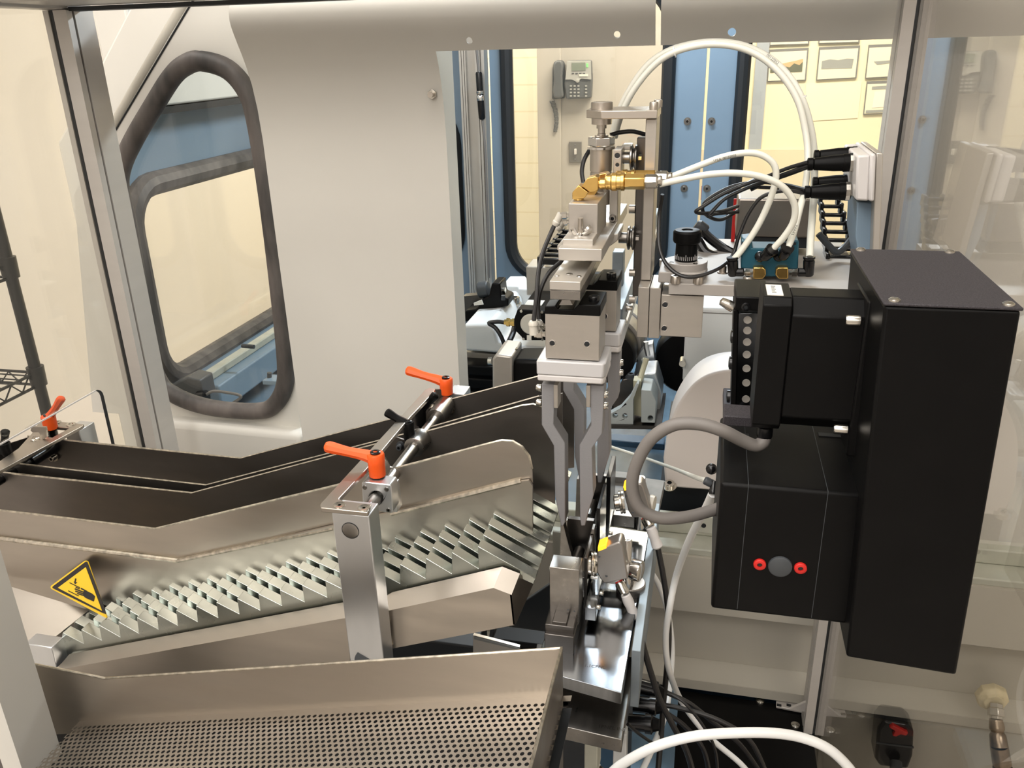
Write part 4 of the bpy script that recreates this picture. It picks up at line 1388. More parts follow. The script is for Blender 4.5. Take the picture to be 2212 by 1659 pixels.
# upper block, plate with wing nut, manifold
YM = .72
ub = thing('carrier_block', 'wide aluminium carrier block with stepped plate above the dovetail slide', 'block', A(1253, 565, Y=.705))
MB().fb(1206, 537, 1300, 564, .705, .22).build('block', 'alu_light', ub, bevel=.0007)
MB().fb(1215, 517, 1281, 534, .718, .055).build('step_plate', 'alu_light', ub, bevel=.0006)
MB().fb(1204, 531, 1210, 540, .716, .2).build('edge_rail', 'alu_light', ub)
for px, py in ((1305, 545), (1303, 548)):
    pass
wn = thing('wing_nut', 'bent steel wing nut on a threaded stud, on the stepped plate', 'wing nut', A(1254, 515, Y=.735))
YW_ = .735
b = A(1254, 512, Y=YW_)
MB().cyl(b, b + Vector((0, 0, .017)), .0024, n=14).build('stud', 'steel', wn)
MB().lathe(b, (0, 0, 1), [(0, .0048), (.003, .0044), (.004, .0030)], 18).build('hub', 'chrome', wn)
for s, pts in ((-1, [(1251, 509), (1243, 505), (1237, 494)]), (1, [(1258, 509), (1268, 503), (1273, 497), (1268, 490)])):
    MB().tube([A(x, y, Y=YW_) for x, y in pts], .0017, n=8, sub=4, sy=2.2).build('wing', 'chrome', wn)
mf = thing('air_manifold', 'aluminium air manifold block under the brass elbow', 'manifold', A(1258, 510, Y=.745))
MB().fb(1228, 440, 1291, 516, .745, .065).build('block', 'alu', mf, bevel=.0007)
pz = A(1285, 436, Y=.775)
MB().cyl(pz, pz + Vector((0, 0, .0004)), .006, n=20).build('top_port', 'toolsteel_dark', mf)

# spine bar with rollers
sp = thing('spine_bar', 'upright aluminium bar with a socket screw behind the manifold', 'bar', A(1326, 510, Y=.82))
MB().fb(1316, 398, 1334, 512, .825, .03).build('bar', 'alu_light', sp, bevel=.001)
hexbolt('screw', A(1324, 470, Y=.825), (0, -1, 0), .0036, parent=sp, m='toolsteel', washer=False)
MB().pY([(1316, 505), (1336, 505), (1334, 520), (1300, 545), (1290, 545), (1300, 520)], .80, .05).build('foot', 'alu_light', sp, bevel=.001)
bb = thing('roller_bracket', 'small aluminium bracket with two holes holding the upper roller', 'bracket', A(1336, 375, Y=.815))
MB().fb(1325, 323, 1342, 375, .815, .03, ).build('block', 'alu', bb, bevel=.0006)
MB().fb(1341, 316, 1362, 324, .84, .03).build('shelf', 'alu', bb, bevel=.0006)
for py in (336, 356):
    p = A(1333.5, py, Y=.815)
    r = .0026 if py < 340 else .0019
    q = MB()
    q.mi(0).lathe(p, (0, -1, 0), [(0, r * 1.25), (.0003, r * 1.2), (.0002, r)], 16, caps=False)
    q.mi(1).lathe(p + Vector((0, -.0002, 0)), (0, -1, 0), [(0, r), (.0001, 0)], 16, caps=False)
    q.build('tapped_hole', ['alu', 'rubber_black'], bb)


def roller(label, cx, cy, Y, r, hubL):
    t = thing('guide_roller', label, 'guide roller', A(cx, cy + r, Y=Y))
    m = mpp(cx, cy, Y)
    c = A(cx, cy, Y=Y)
    R_ = r * m
    x0 = -8 * m
    MB().lathe(c + Vector((x0, 0, 0)), (1, 0, 0), [(0, R_ * .72), (m * 2, R_ * .98), (m * 5, R_), (m * 8, R_ * .72), (m * 9, R_ * .72), (m * 12, R_), (m * 15, R_ * .98), (m * 18, R_ * .70)], 32).build('wheel', 'toolsteel', t)
    MB().cyl(c + Vector((x0 - hubL * m, 0, 0)), c + Vector((x0, 0, 0)), R_ * .45, n=24).build('hub', 'toolsteel', t)
    MB().cyl(c + Vector((10 * m, 0, 0)), c + Vector((17 * m, 0, 0)), R_ * .26, n=6).build('axle_nut', 'chrome', t)


roller('upper grooved steel guide roller beside the aluminium column', 1369, 341, .835, 28, 16)
roller('lower grooved steel guide roller beside the aluminium column', 1363, 514, .835, 26, 18)
# column
colm = thing('slide_column', 'tall flat aluminium column carrying the top arm', 'column', A(1398, 606, Y=.82))
MB().prism([(A(1395, 260, Y=.82).x, .82, A(1400, 606, Y=.82).z), (A(1419, 260, Y=.82).x, .82, A(1400, 606, Y=.82).z), (A(1419, 260, Y=.82).x, .82, A(1405, 257, Y=.82).z), (A(1395, 260, Y=.82).x, .82, A(1405, 257, Y=.82).z)], (0, .045, 0)).build('plate', 'alu', colm, bevel=.0008)
MB().fb(1371, 297, 1394, 640, .845, .012).build('wear_rail', 'toolsteel_dark', colm, bevel=.001)
for py in (455, 592, 650):
    p = A(1372, py - 3, Y=.845)
    MB().cyl(p, p + Vector((-.006, 0, 0)), .0042, n=16).build('rail_screw', 'steel', colm)
arm = thing('top_arm', 'flat steel arm with chamfered end at the top of the column', 'arm', A(1340, 257, Y=.812))
az1, az0 = A(1345, 239, Y=.812).z, A(1345, 257, Y=.812).z
ax0, axc, ax1 = A(1268, 248, Y=.83).x, A(1298, 248, Y=.812).x, A(1420, 248, Y=.812).x
MB().prism([(ax0, .826, az0), (axc, .812, az0), (ax1, .812, az0), (ax1, .866, az0), (axc, .866, az0), (ax0, .850, az0)], (0, 0, az1 - az0)).build('plate', 'steel', arm, bevel=.0006)
cy_ = A(1300, 241, Y=.838)
zz = lambda py: A(1300, py, Y=.838).z
mm = mpp(1300, 270, .838)
CXa, CYa = cy_.x, .838
MB().lathe((CXa, CYa, az1), (0, 0, 1), [(0, 23.5 * mm), (13 * mm, 23.5 * mm), (14 * mm, 22.5 * mm)], 32).build('washer_head', 'steel', arm)
MB().cyl((CXa, CYa, zz(268)), (CXa, CYa, az0), 22 * mm, n=32).build('lower_disc', 'steel', arm)
for px, Y in ((1412, .822), (1421, .852)):
    p = A(px, 239, Y=Y)
    hexbolt('cap_screw', (p.x, Y, az1), (0, 0, 1), .0041, parent=arm, m='steel', washer=False, h=.0068)
cyl = thing('air_cylinder', 'steel air cylinder with hex nut hanging under the top arm', 'cylinder', (CXa, CYa, zz(430)))
MB().lathe((CXa, CYa, zz(295)), (0, 0, 1), [(0, 9 * mm), (zz(288) - zz(295), 9 * mm), (zz(287) - zz(295), 8 * mm), (zz(277) - zz(295), 8 * mm), (zz(277) - zz(295), 11 * mm), (zz(268) - zz(295), 11 * mm)], 24).build('rod', 'steel', cyl)
MB().lathe((CXa, CYa, zz(297)), (0, 0, 1), [(0, 18 * mm), (5 * mm, 14 * mm), (6 * mm, 9 * mm)], 28).build('collar', 'steel', cyl)
MB().lathe((CXa, CYa, zz(315)), (0, 0, 1), [(0, 28 * mm), (1.5 * mm, 29.5 * mm), (18 * mm, 29.5 * mm), (20 * mm, 27 * mm)], 6, rot=.25).build('hex_nut', 'chrome', cyl, bevel=.001)
MB().cyl((CXa, CYa, zz(321)), (CXa, CYa, zz(316)), 30 * mm, n=32).build('washer', 'chrome', cyl)
MB().lathe((CXa, CYa, zz(440)), (0, 0, 1), [(0, 24 * mm), (zz(371) - zz(440), 24 * mm), (zz(370.5) - zz(440), 23 * mm), (zz(369) - zz(440), 23 * mm), (zz(368.5) - zz(440), 24.6 * mm), (zz(322) - zz(440), 24.6 * mm)], 32).build('barrel', 'steel', cyl)

# brass quick couplings (two side by side in depth)
def brass(label, Y, off, grp):
    t = thing('brass_coupling', label, 'air coupling', A(1250 + off[0], 437 + off[1], Y=Y), grp)
    P = lambda x, y: A(x + off[0], y + off[1], Y=Y)
    m = mpp(1300, 400, Y)
    MB().cyl(P(1250, 438), P(1250, 428), 11 * m, n=24).build('thread', 'brass', t)
    MB().pY([(x + off[0], y + off[1]) for x, y in [(1236, 416), (1250, 400), (1271, 416), (1263, 428), (1236, 431)]], Y - .008, .016).build('elbow', 'brass', t, bevel=.0005)
    MB().pY([(x + off[0], y + off[1]) for x, y in [(1256, 402), (1269, 385), (1285, 381), (1292, 384), (1292, 410), (1284, 414), (1274, 415)]], Y - .008, .016).build('elbow', 'brass', t, bevel=.0005)
    d = (P(1393, 392) - P(1290, 393)).normalized()
    MB().lathe(P(1257, 404), P(1270, 416) - P(1257, 404), [(0, 4 * m), (0, 6 * m), (14 * m, 6 * m)], 14).build('neck', 'brass', t)
    MB().lathe(P(1291, 397), d, [(0, 9 * m), (6 * m, 9 * m), (6 * m, 12 * m), (17 * m, 12 * m)], 20).build('nipple', 'brass', t)
    MB().lathe(P(1308, 393), d, [(0, 15 * m), (3 * m, 17 * m), (12 * m, 17 * m), (15 * m, 19.5 * m), (24 * m, 19.5 * m), (25 * m, 17.5 * m), (33 * m, 17.5 * m), (34 * m, 19.5 * m), (40 * m, 19.5 * m), (42 * m, 16.5 * m)], 30).build('sleeve', 'brass', t)
    MB().cyl(P(1350, 392), P(1393, 392), 17.5 * m, n=6).build('hex_body', 'brass', t, bevel=.0006)
    MB().lathe(P(1393, 392), d, [(0, 14 * m), (2 * m, 14 * m), (2 * m, 15.5 * m), (24 * m, 15.5 * m), (28 * m, 12 * m)], 8).build('tube_nut', 'nickel', t, bevel=.0006)
    MB().lathe(P(1421, 391), d, [(0, 10 * m), (6 * m, 12 * m), (9 * m, 10 * m)], 18).build('ferrule', 'nickel', t)
    return t


brass('front brass quick coupling with knurled sleeve and double elbow', .765, (0, 0), 'brass couplings')
brass('second brass quick coupling half hidden behind the front one', .80, (22, -7), 'brass couplings')

# beige air fittings and their black air lines
def fitting(label, p0, p1, q0, q1, Y, r, grp):
    t = thing('air_fitting', label, 'air fitting', A(p1[0], p1[1], Y=Y), grp)
    a, b = A(*p0, Y=Y), A(*p1, Y=Y)
    MB().lathe(a, b - a, [(0, r * .75), (.002, r * 1.05), (.004, r * 1.05), (.0045, r * .92), ((b - a).length, r)], 18).build('elbow_body', 'plastic_beige', t)
    c, d = A(*q0, Y=Y), A(*q1, Y=Y)
    L = (d - c).length
    MB().lathe(c, d - c, [(0, r * .8), (L * .25, r * .8), (L * .25, r * .95), (L * .7, r * .95), (L * .7, r * .6), (L, r * .6)], 6).build('thread_nut', 'nickel', t)
    return t


fitting('lower beige push-in air fitting on the left of the front gripper', (1152, 693), (1154, 722), (1155, 722), (1178, 722), .70, .0044, 'beige air fittings')
fitting('second beige push-in air fitting just behind the lower one', (1163, 692), (1164, 708), (1164, 707), (1180, 704), .715, .0040, 'beige air fittings')
fitting('upper beige air fitting on the left side of the manifold', (1199, 487), (1212, 462), (1210, 466), (1230, 465), .76, .0036, 'beige air fittings')
fitting('beige air fitting just under the upper one, at the manifold', (1204, 497), (1216, 480), (1214, 481), (1230, 479), .775, .0034, 'beige air fittings')
cable('air_line', [(1197, 488, .76), (1188, 508, .755), (1172, 548, .74), (1163, 590, .725), (1159, 640, .71), (1153, 692, .70)], .0021, 'cable', 'black air line from the upper beige fitting down to the front gripper', 'air line')
cable('air_line', [(1232, 545, .76), (1212, 565, .75), (1185, 590, .735), (1168, 625, .725), (1162, 660, .72), (1164, 690, .715)], .0021, 'cable', 'black air line coming from under the carrier block to the front gripper', 'air line')
cable('air_line', [(1260, 394, .84), (1257, 370, .845), (1262, 345, .85), (1275, 322, .86)], .0022, 'cable', 'short black air line curving up left of the air cylinder', 'air line')
cable('air_line', [(1318, 292, .865), (1340, 286, .868), (1368, 284, .87), (1395, 291, .872)], .0022, 'cable', 'black air line arching from the cylinder to the column', 'air line')

# lower rails of the column side (bluish slide behind)
rl = thing('slide_rail', 'bluish steel slide rail running straight back between the second gripper and the column', 'rail', A(1338, 755, Y=.86))
rx0, rx1 = A(1316, 700, Y=.84).x, A(1344, 700, Y=.84).x
rz1, rz0 = A(1338, 668, Y=.84).z, A(1338, 752, Y=.84).z
MB().box(rx0, rx1, .84, 1.42, rz0, rz1).build('beam', 'rail_blue', rl, bevel=.001)
MB().box(rx1, rx1 + .003, .84, 1.42, rz0 + .012, rz0 + .022).build('guide_strip', 'steel', rl, bevel=.0005)
for k in range(3):
    hexbolt('bolt', (rx1, .88 + .11 * k, rz1 - .010), (1, 0, 0), .0032, parent=rl)
mb = MB().fb(1322, 545, 1346, 622, .93, .02)
mb.build('rail_block', 'rail_blue', bevel=.001, label='small steel block behind the second gripper', cat='block')

# ------------------------------------------------------------------ carriage right of the column
cb = thing('carriage_block', 'aluminium carriage made of two slim plates and a wide drilled block, under the column', 'carriage', A(1440, 730, Y=.80))
MB().fb(1377, 621, 1401, 729, .795, .05).build('slim_plate', 'alu', cb, bevel=.0005)
MB().fb(1402, 622, 1426, 731, .795, .05).build('slim_plate', 'alu', cb, bevel=.0005)
MB().fb(1427, 638, 1518, 728, .785, .05).build('wide_block', 'alu', cb, bevel=.0006)
for px, py in ((1437, 658), (1435, 709)):
    p = A(px, py, Y=.785)
    q = MB()
    q.mi(0).lathe(p, (0, -1, 0), [(0, .0031), (.0004, .003), (.0003, .0025)], 18, caps=False)
    q.mi(1).lathe(p + Vector((0, -.0003, 0)), (0, -1, 0), [(0, .0025), (.0001, 0)], 18, caps=False)
    q.build('tapped_hole', ['chrome', 'rubber_black'], cb)
sg_ = thing('stage_plate', 'long aluminium stage plate carrying the knob, screws and valve block', 'plate', A(1540, 640, Y=.78))
zs1, zs0 = A(1540, 615, Y=.78).z, A(1540, 639.5, Y=.78).z
sx0, sx1 = A(1444, 628, Y=.78).x, A(1880, 628, Y=.78).x
MB().box(sx0, sx1, .78, .98, zs0, zs1).build('plate', 'stage', sg_, bevel=.0006)
zk = zs1
for px, py in ((1459, 611), (1508, 612)):
    p = A(px, py, Z=zk)
    hexbolt('cap_screw', p, (0, 0, 1), .0050, parent=sg_, m='steel', washer=False, h=.0072)
p = A(1614, 615, Z=zk)
hexbolt('cap_screw', p, (0, 0, 1), .0042, parent=sg_, m='steel', h=.0065)
MB().fb(1545, 588, 1640, 592, .865, .05).build('shim', 'stage', sg_)
p = A(1561, 590, Z=zk + .006)
hexbolt('pan_screw', p, (0, 0, 1), .0034, parent=sg_, m='steel')

# micrometer knob
mk = thing('micrometer_knob', 'black graduated micrometer knob on a round steel base', 'knob', A(1483, 600, Y=.855))
MY = .815
mz = lambda py: A(1483, py, Y=MY).z
mmk = mpp(1483, 550, MY)
mc = A(1483, 540, Y=MY).x
MB().prism([(mc - 55 * mmk, MY - .022, mz(600)), (mc + 40 * mmk, MY - .022, mz(600)), (mc + 47 * mmk, MY, mz(600)), (mc + 40 * mmk, MY + .022, mz(600)), (mc - 55 * mmk, MY + .022, mz(600))], (0, 0, mz(577) - mz(600))).build('mount', 'stage', mk, bevel=.001)
MB().lathe((mc, MY, mz(577)), (0, 0, 1), [(0, 46 * mmk), (mz(563) - mz(577), 46 * mmk), (mz(562) - mz(577), 45 * mmk)], 40).build('base_ring', 'stage', mk)
for k in range(4):
    a = math.radians(35 + 90 * k)
    MB().lathe((mc + 36 * mmk * math.cos(a), MY + 36 * mmk * math.sin(a), mz(562)), (0, 0, 1), [(0, 5 * mmk), (.0004, 5 * mmk), (.0004, 3.6 * mmk), (.0001, 3.4 * mmk), (.0001, 0)], 14).build('ring_screw', 'toolsteel_dark', mk)
MB().lathe((mc, MY, mz(562)), (0, 0, 1), [(0, 24 * mmk), (mz(524) - mz(562), 23 * mmk), (mz(523) - mz(562), 28 * mmk), (mz(518) - mz(562), 30 * mmk), (mz(500) - mz(562), 30 * mmk), (mz(496) - mz(562), 26 * mmk), (mz(496) - mz(562), 12 * mmk), (mz(499) - mz(562), 10 * mmk), (mz(499) - mz(562), 0)], 40).build('thimble', 'black', mk, bevel=.0004)
mb = MB()
for k in range(36):
    a = 2 * math.pi * k / 36
    c, s = math.cos(a), math.sin(a)
    r0 = 24.1 * mmk
    hgt = 12 if k % 5 == 2 else 8
    zA, zB = mz(558), mz(558 - hgt)
    v = Vector((c, s, 0)); u = Vector((-s, c, 0))
    o = Vector((mc, MY, 0))
    mb.prism([o + v * r0 + u * .00022 + Vector((0, 0, zA)), o + v * r0 - u * .00022 + Vector((0, 0, zA)), o + v * r0 - u * .00022 + Vector((0, 0, zB)), o + v * r0 + u * .00022 + Vector((0, 0, zB))], v * .0002)
o = mb.build('graduation', 'plastic_white', mk)
o['kind'] = 'stuff'
MB().cyl(A(1436, 575, Y=.87), A(1436, 560, Y=.87), .0055, n=18).build('clamp_screw', 'steel', mk)

# stainless cover box behind the valves
bxo = thing('valve_cover', 'brushed stainless cover box behind the white tubes', 'cover box', A(1670, 516, Y=.90))
MB().fb(1592, 430, 1752, 513, .90, .06).build('cover', 'steel_mid', bxo, bevel=.002)
MB().fb(1606, 513, 1748, 535, .905, .05).build('base_bar', 'rubber_black', bxo)
MB().fb(1617, 420, 1750, 429, .93, .02).build('rear_strip', 'alu_light', bxo)
# teal valve block
tv = thing('valve_block', 'teal valve block with four black elbows and two brass plugs', 'valve', A(1660, 600, Y=.80))
YV = .80
MB().pY([(1602, 520), (1624, 518), (1624, 536), (1706, 537), (1706, 519), (1726, 520), (1724, 582), (1690, 582), (1688, 598), (1638, 598), (1636, 582), (1600, 580)], YV, .03).build('body', 'teal', tv, bevel=.0012)
for x in (1613, 1716):
    MB().pY([(x - 11, 523), (x - 4, 523), (x + 3, 524), (x + 4, 528), (x - 1, 530), (x - 11, 530)], YV - .0004, .002).build('slot', 'rubber_black', tv)
mv = mpp(1660, 560, YV)
for x, s in ((1640, 1), (1690, -1)):
    P = lambda dx, dy: (x + s * dx - s * 0, 588 + dy)
    MB().pY([P(-13, -10), P(8, -11), P(14, -6), P(15, 6), P(8, 15), P(-13, 15)], YV - .008, .012).build('brass_plug', 'brass', tv, bevel=.001)
    c0 = A(x - s * 14, 590, Y=YV - .004)
    MB().lathe(c0, (-s, 0, 0), [(0, 5 * mv), (6 * mv, 5 * mv), (6 * mv, 9 * mv), (16 * mv, 9 * mv), (16 * mv, 5 * mv), (20 * mv, 5 * mv)], 6).build('plug_nut', 'nickel', tv)
    c1 = A(x - s * 33, 588, Y=YV - .004)
    MB().cyl(c1, A(x - s * 54, 588, Y=YV - .004), 9.5 * mv, n=18).build('elbow_leg', 'black_gloss', tv, bevel=.001)
    top = A(x - s * 58, 556, Y=YV - .004)
    bot = A(x - s * 56, 596, Y=YV - .004)
    MB().lathe(bot, top - bot, [(0, 9 * mv), (3 * mv, 11 * mv), (30 * mv, 12 * mv), (34 * mv, 12 * mv), (34 * mv, 10 * mv), (38 * mv, 12.5 * mv), (42 * mv, 12.5 * mv)], 20).build('elbow_body', 'black_gloss', tv)
for a, b in (((1650, 556), (1672, 535)), ((1690, 555), (1703, 532))):
    p, q = A(*a, Y=YV - .012), A(*b, Y=YV - .02)
    MB().lathe(p, q - p, [(0, 10 * mv), (3 * mv, 12 * mv), (24 * mv, 13 * mv), (25 * mv, 11 * mv), (27 * mv, 14 * mv), (31 * mv, 14 * mv)], 20).build('elbow_body', 'black_gloss', tv)
    MB().sphere(A(a[0] - 8, a[1] - 2, Y=YV - .008), 12 * mv, 14).build('elbow_joint', 'black_gloss', tv)

# white box with the black multi-pole plugs
jb = thing('junction_box', 'pale junction box at the right, two rows of black plugs screwed into it', 'junction box', A(1870, 435, Y=.86))
MB().prism([A(x, y, Y=.792) for x, y in ((1851, 336), (1880, 334), (1877, 435), (1848, 433))], (0, .085, 0)).build('lid', 'plastic_white', jb, bevel=.002)
MB().prism([A(x, y, Y=.790) for x, y in ((1880, 332), (1893, 332), (1889, 436), (1876, 435))], (0, .09, 0)).build('body', 'plastic_white', jb, bevel=.002)
MB().prism([A(x, y, Y=.797) for x, y in ((1893, 330), (1908, 331), (1900, 560), (1884, 556))], (0, .09, 0)).build('mount_plate', 'alu_light', jb, bevel=.001)
MB().prism([A(x, y, Y=.812) for x, y in ((1852, 436), (1886, 438), (1882, 600), (1862, 600), (1848, 510))], (0, .06, 0)).build('bracket', 'blue', jb, bevel=.001)


def plug(label, a, b, Y, grp):
    t = thing('cable_plug', label, 'plug', A(*a, Y=Y), grp)
    p, q = A(*a, Y=Y), A(*b, Y=Y)
    d = q - p
    L = d.length
    m = mpp(a[0], a[1], Y)
    MB().lathe(p, d, [(0, 12 * m), (1 * m, 13.5 * m), (L * .10, 13.5 * m), (L * .115, 11 * m), (L * .13, 13 * m), (L * .5, 17 * m), (L * .68, 17.5 * m), (L * .68, 19 * m), (L * .80, 19 * m)], 24).build('shell', 'black', t)
    MB().lathe(p + d * .80, d, [(0, 15 * m), (0, 20 * m), (L * .08, 20 * m), (L * .11, 17 * m)], 10).build('lock_ring', 'nickel', t)
    MB().lathe(p + d * .90, d, [(0, 11 * m), (L * .10, 11 * m)], 18).build('thread', 'nickel', t)
    return t


plug('front black plug of the upper row at the pale junction box', (1744, 355), (1858, 350), .818, 'plugs in the junction box')
plug('rear black plug of the upper row at the pale junction box', (1758, 338), (1862, 336), .850, 'plugs in the junction box')
plug('front black plug of the lower row at the pale junction box', (1738, 415), (1848, 413), .818, 'plugs in the junction box')
plug('rear black plug of the lower row at the pale junction box', (1755, 396), (1852, 395), .850, 'plugs in the junction box')

# cable chain behind the tubes
t = thing('cable_chain', 'black cable chain sloping down behind the cover box, right of the white tubes', 'cable chain', A(1830, 580, Y=.93))
for k in range(8):
    u = k / 7
    xl_, xr_ = 1768 + 4 * u + 10 * u, 1815 + 40 * u
    y = 432 + 128 * u
    Y = 1.00 - .10 * u
    a, b = A(xl_, y, Y=Y), A(xr_, y, Y=Y)
    mb = MB()
    mb.box(a.x, b.x, Y, Y + .005, a.z, a.z + .004)
    mb.box(a.x, a.x + .004, Y - .006, Y + .010, a.z - .006, a.z + .007)
    mb.box(b.x - .004, b.x, Y - .006, Y + .010, a.z - .006, a.z + .007)
    mb.build('link', 'black_gloss', t, bevel=.0012)
mb = MB().fb(1782, 558, 1856, 580, .90, .03)
mb.build('end_bracket', 'black_gloss', t, bevel=.001)

# steel framed front of the robot side: motor group -----------------------------------------
YMo = .47
mo = thing('stepper_motor', 'large black square motor with paper label, bolted to the tall black box', 'motor', A(1750, 930, Y=YMo))
mx0, mx1, mx2 = A(1636, 790, Y=YMo).x, A(1858, 790, Y=YMo).x, A(1906, 790, Y=YMo).x
mz1, mz0 = A(1750, 648, Y=YMo).z, A(1750, 938, Y=YMo).z
hgt = mz1 - mz0
dep = A(1750, 609, Z=mz1).y - YMo
def sq(y0, y1, za, zb, c):
    return [(y0 + c, za), (y1 - c, za), (y1, za + c), (y1, zb - c), (y1 - c, zb), (y0 + c, zb), (y0, zb - c), (y0, za + c)]
MB().prism([(mx0, y, z) for y, z in sq(YMo, YMo + dep, mz0, mz1, .004)], (.016, 0, 0)).build('end_cap', 'black', mo, bevel=.0008)
MB().prism([(mx0 + .016, y, z) for y, z in sq(YMo + .0008, YMo + dep - .001, mz0 + .0008, mz1 - .0008, .009)], (mx1 - mx0 - .016, 0, 0)).build('body', 'black', mo, bevel=.001)
MB().prism([(mx1, y, z) for y, z in sq(YMo - .001, YMo + dep, mz0 - .003, mz1 + .001, .003)], (mx2 - mx1, 0, 0)).build('flange', 'black', mo, bevel=.0008)
lz = mz1 - .0007
p = A(1671, 627, Z=mz1)
MB().box(p.x - .0040, p.x + .0048, p.y - .011, p.y + .011, mz1 - .0003, mz1 + .0004).build('type_label', 'paper', mo)
mb = MB()
for k in range(5):
    y = p.y - .007 + k * .0032
    mb.box(p.x - .0012, p.x + .0012 - .0006 * (k % 2), y, y + .0018, mz1 + .0003, mz1 + .0006)
mb.build('label_print', 'ink_grey', mo)
for px, py in ((1845, 692), (1818, 927)):
    p = A(px, py, Y=YMo + .002)
    b = screw(MB(), p + Vector((.003, 0, 0)), (-1, 0, 0), .0032, .0075)
    b.build('flange_screw', ['nickel', 'rubber_black'], mo)
gl = A(1652, 934, Y=YMo + .012)
MB().lathe(gl + Vector((0, 0, .004)), (0, 0, -1), [(0, .0048), (.006, .0048), (.009, .0035)], 20).build('cable_gland', 'black_gloss', mo)

lb_ = thing('drive_housing', 'black box under the motor with two red plugs on its front', 'housing', A(1700, 1345, Y=.445))
YL = .445
lx0, lx1 = A(1545, 1190, Y=YL).x, A(1856, 1190, Y=YL).x
lz1, lz0 = A(1710, 1056, Y=YL).z, A(1690, 1333, Y=YL).z
yb_ = A(1640, 905, Z=lz1).y
MB().box(lx0, lx1, YL, yb_, lz0, lz1).build('housing', 'black', lb_, bevel=.0022, seg=3)
for x in (1604, 1772):
    p = A(x, 1190, Y=YL)
    MB().box(p.x - .00015, p.x + .00015, YL - .0002, yb_, lz0 + .002, lz1 + .0002).build('panel_seam', 'charcoal', lb_)
p = A(1685, 1223, Y=YL)
MB().lathe(p, (0, -1, 0), [(0, .0070), (.0012, .0068), (.0018, .0055), (.0018, 0)], 30).build('round_cap', 'charcoal', lb_)
for px, py in ((1641, 1218), (1729, 1226)):
    p = A(px, py, Y=YL)
    MB().lathe(p, (0, -1, 0), [(0, .0037), (.0014, .0036), (.0018, .0030), (.0018, .0016), (.0006, .0014), (.0006, 0)], 24).build('red_plug', 'red', lb_, label='red plug')
    MB().lathe(p + Vector((0, -.0006, 0)), (0, -1, 0), [(0, .0016), (.0003, .0015), (.0003, 0)], 16).build('plug_hole', 'ink', lb_)
MB().fb(1562, 900, 1628, 922, YL + .06, .02).build('top_bracket', 'black_speck', lb_, bevel=.0008)
for a, b in ((1580, 1618), (1768, 1818)):
    pa, pb = A(a, 940, Z=lz1), A(b, 945, Z=lz1)
    MB().box(pa.x, pb.x, pa.y - .002, pa.y + .003, lz1, lz1 + .0006).build('slot', 'rubber_black', lb_)

tb = thing('belt_cover', 'tall black speckled belt cover box at the right, four screws in its lid', 'cover box', A(1990, 1440, Y=.43))
YT_ = .43
fr = [(1910, 665), (2208, 667), (2066, 1460), (1828, 1420)]
pts = [A(x, y, Y=YT_) for x, y in fr]
zt4 = (pts[0].z + pts[1].z) / 2
pts[0].z = pts[1].z = zt4
xl4 = (pts[0].x + pts[3].x) / 2
bk_ = A(2062, 548, Z=zt4).y
MB().prism(pts, (0, bk_ - YT_, 0)).build('box', 'black', tb, bevel=.0018, seg=3)
lid = [Vector((pts[0].x - .0006, YT_ - .0006, zt4)), Vector((pts[1].x + .0006, YT_ - .0006, zt4)), Vector((pts[1].x + .0006, bk_, zt4)), Vector((pts[0].x - .0006, bk_, zt4))]
MB().prism(lid, (0, 0, .0016)).build('lid', 'black_speck', tb, bevel=.0006)
for x, y in ((pts[0].x + .005, YT_ + .004), (pts[1].x - .005, YT_ + .004), (pts[0].x + .005, bk_ - .004), (pts[1].x - .006, bk_ - .004)):
    MB().lathe((x, y, zt4 + .0016), (0, 0, 1), [(0, .0030), (.0008, .0029), (.0016, .0018), (.0018, 0)], 20).build('lid_screw', 'nickel', tb)
# plate between motor flange and box
mb = MB().box(mx2, pts[0].x - .0008, YMo - .002, YMo + dep * 1.02, mz0 - .012, mz1 + .001)
mb.build('adapter_plate', 'black', bevel=.0012, label='black adapter plate between the motor flange and the tall box', cat='plate')

# vertical linear stage left of the motor
ls = thing('linear_stage', 'vertical linear stage with a shiny drilled rail, left of the motor', 'linear stage', A(1605, 905, Y=.60))
YS = .60
MB().fb(1588, 642, 1660, 672, YS - .004, .05).build('end_block', 'black', ls, bevel=.001)
MB().pY([(1585, 672), (1594, 672), (1588, 905), (1578, 905)], YS, .04).build('side_rail', 'black', ls)
MB().pY([(1594, 676), (1650, 676), (1650, 905), (1588, 905)], YS + .004, .02).build('shiny_rail', 'plate_shiny', ls, bevel=.0006)
for k, y in enumerate((691, 714, 739, 766, 796, 827, 862)):
    p = A(1615 - k * .6, y, Y=YS + .004)
    MB().lathe(p, (0, -1, 0), [(0, .0030), (.0003, .0029), (.0002, .0015), (.0002, 0)], 18).build('rail_screw', 'alu_light', ls)
hexbolt('end_screw', A(1611, 663, Y=YS - .004), (0, -1, 0), .0032, parent=ls, m='black_gloss', washer=False, h=.001)
for px, py in ((1586, 727), (1582, 784), (1577, 856)):
    p = A(px, py, Y=YS + .01)
    MB().lathe(p, (-1, 0, 0), [(0, .0052), (.0022, .0050), (.0028, .003), (.0028, 0)], 20).build('side_screw', 'black_gloss', ls)
p = A(1584, 664, Y=YS + .01)
MB().lathe(p, (-1, 0, .5), [(0, .004), (.004, .0038), (.010, .003), (.011, 0)], 16).build('side_pin', 'nickel', ls)
MB().fb(1562, 905, 1660, 924, YS - .008, .06).build('foot_block', 'black_speck', ls, bevel=.001)
MB().lathe(A(1611, 908, Y=YS - .008), (0, -1, 0), [(0, .0046), (.0006, .0046), (.0006, .0032), (0, .003)], 20).build('foot_screw', 'charcoal', ls)
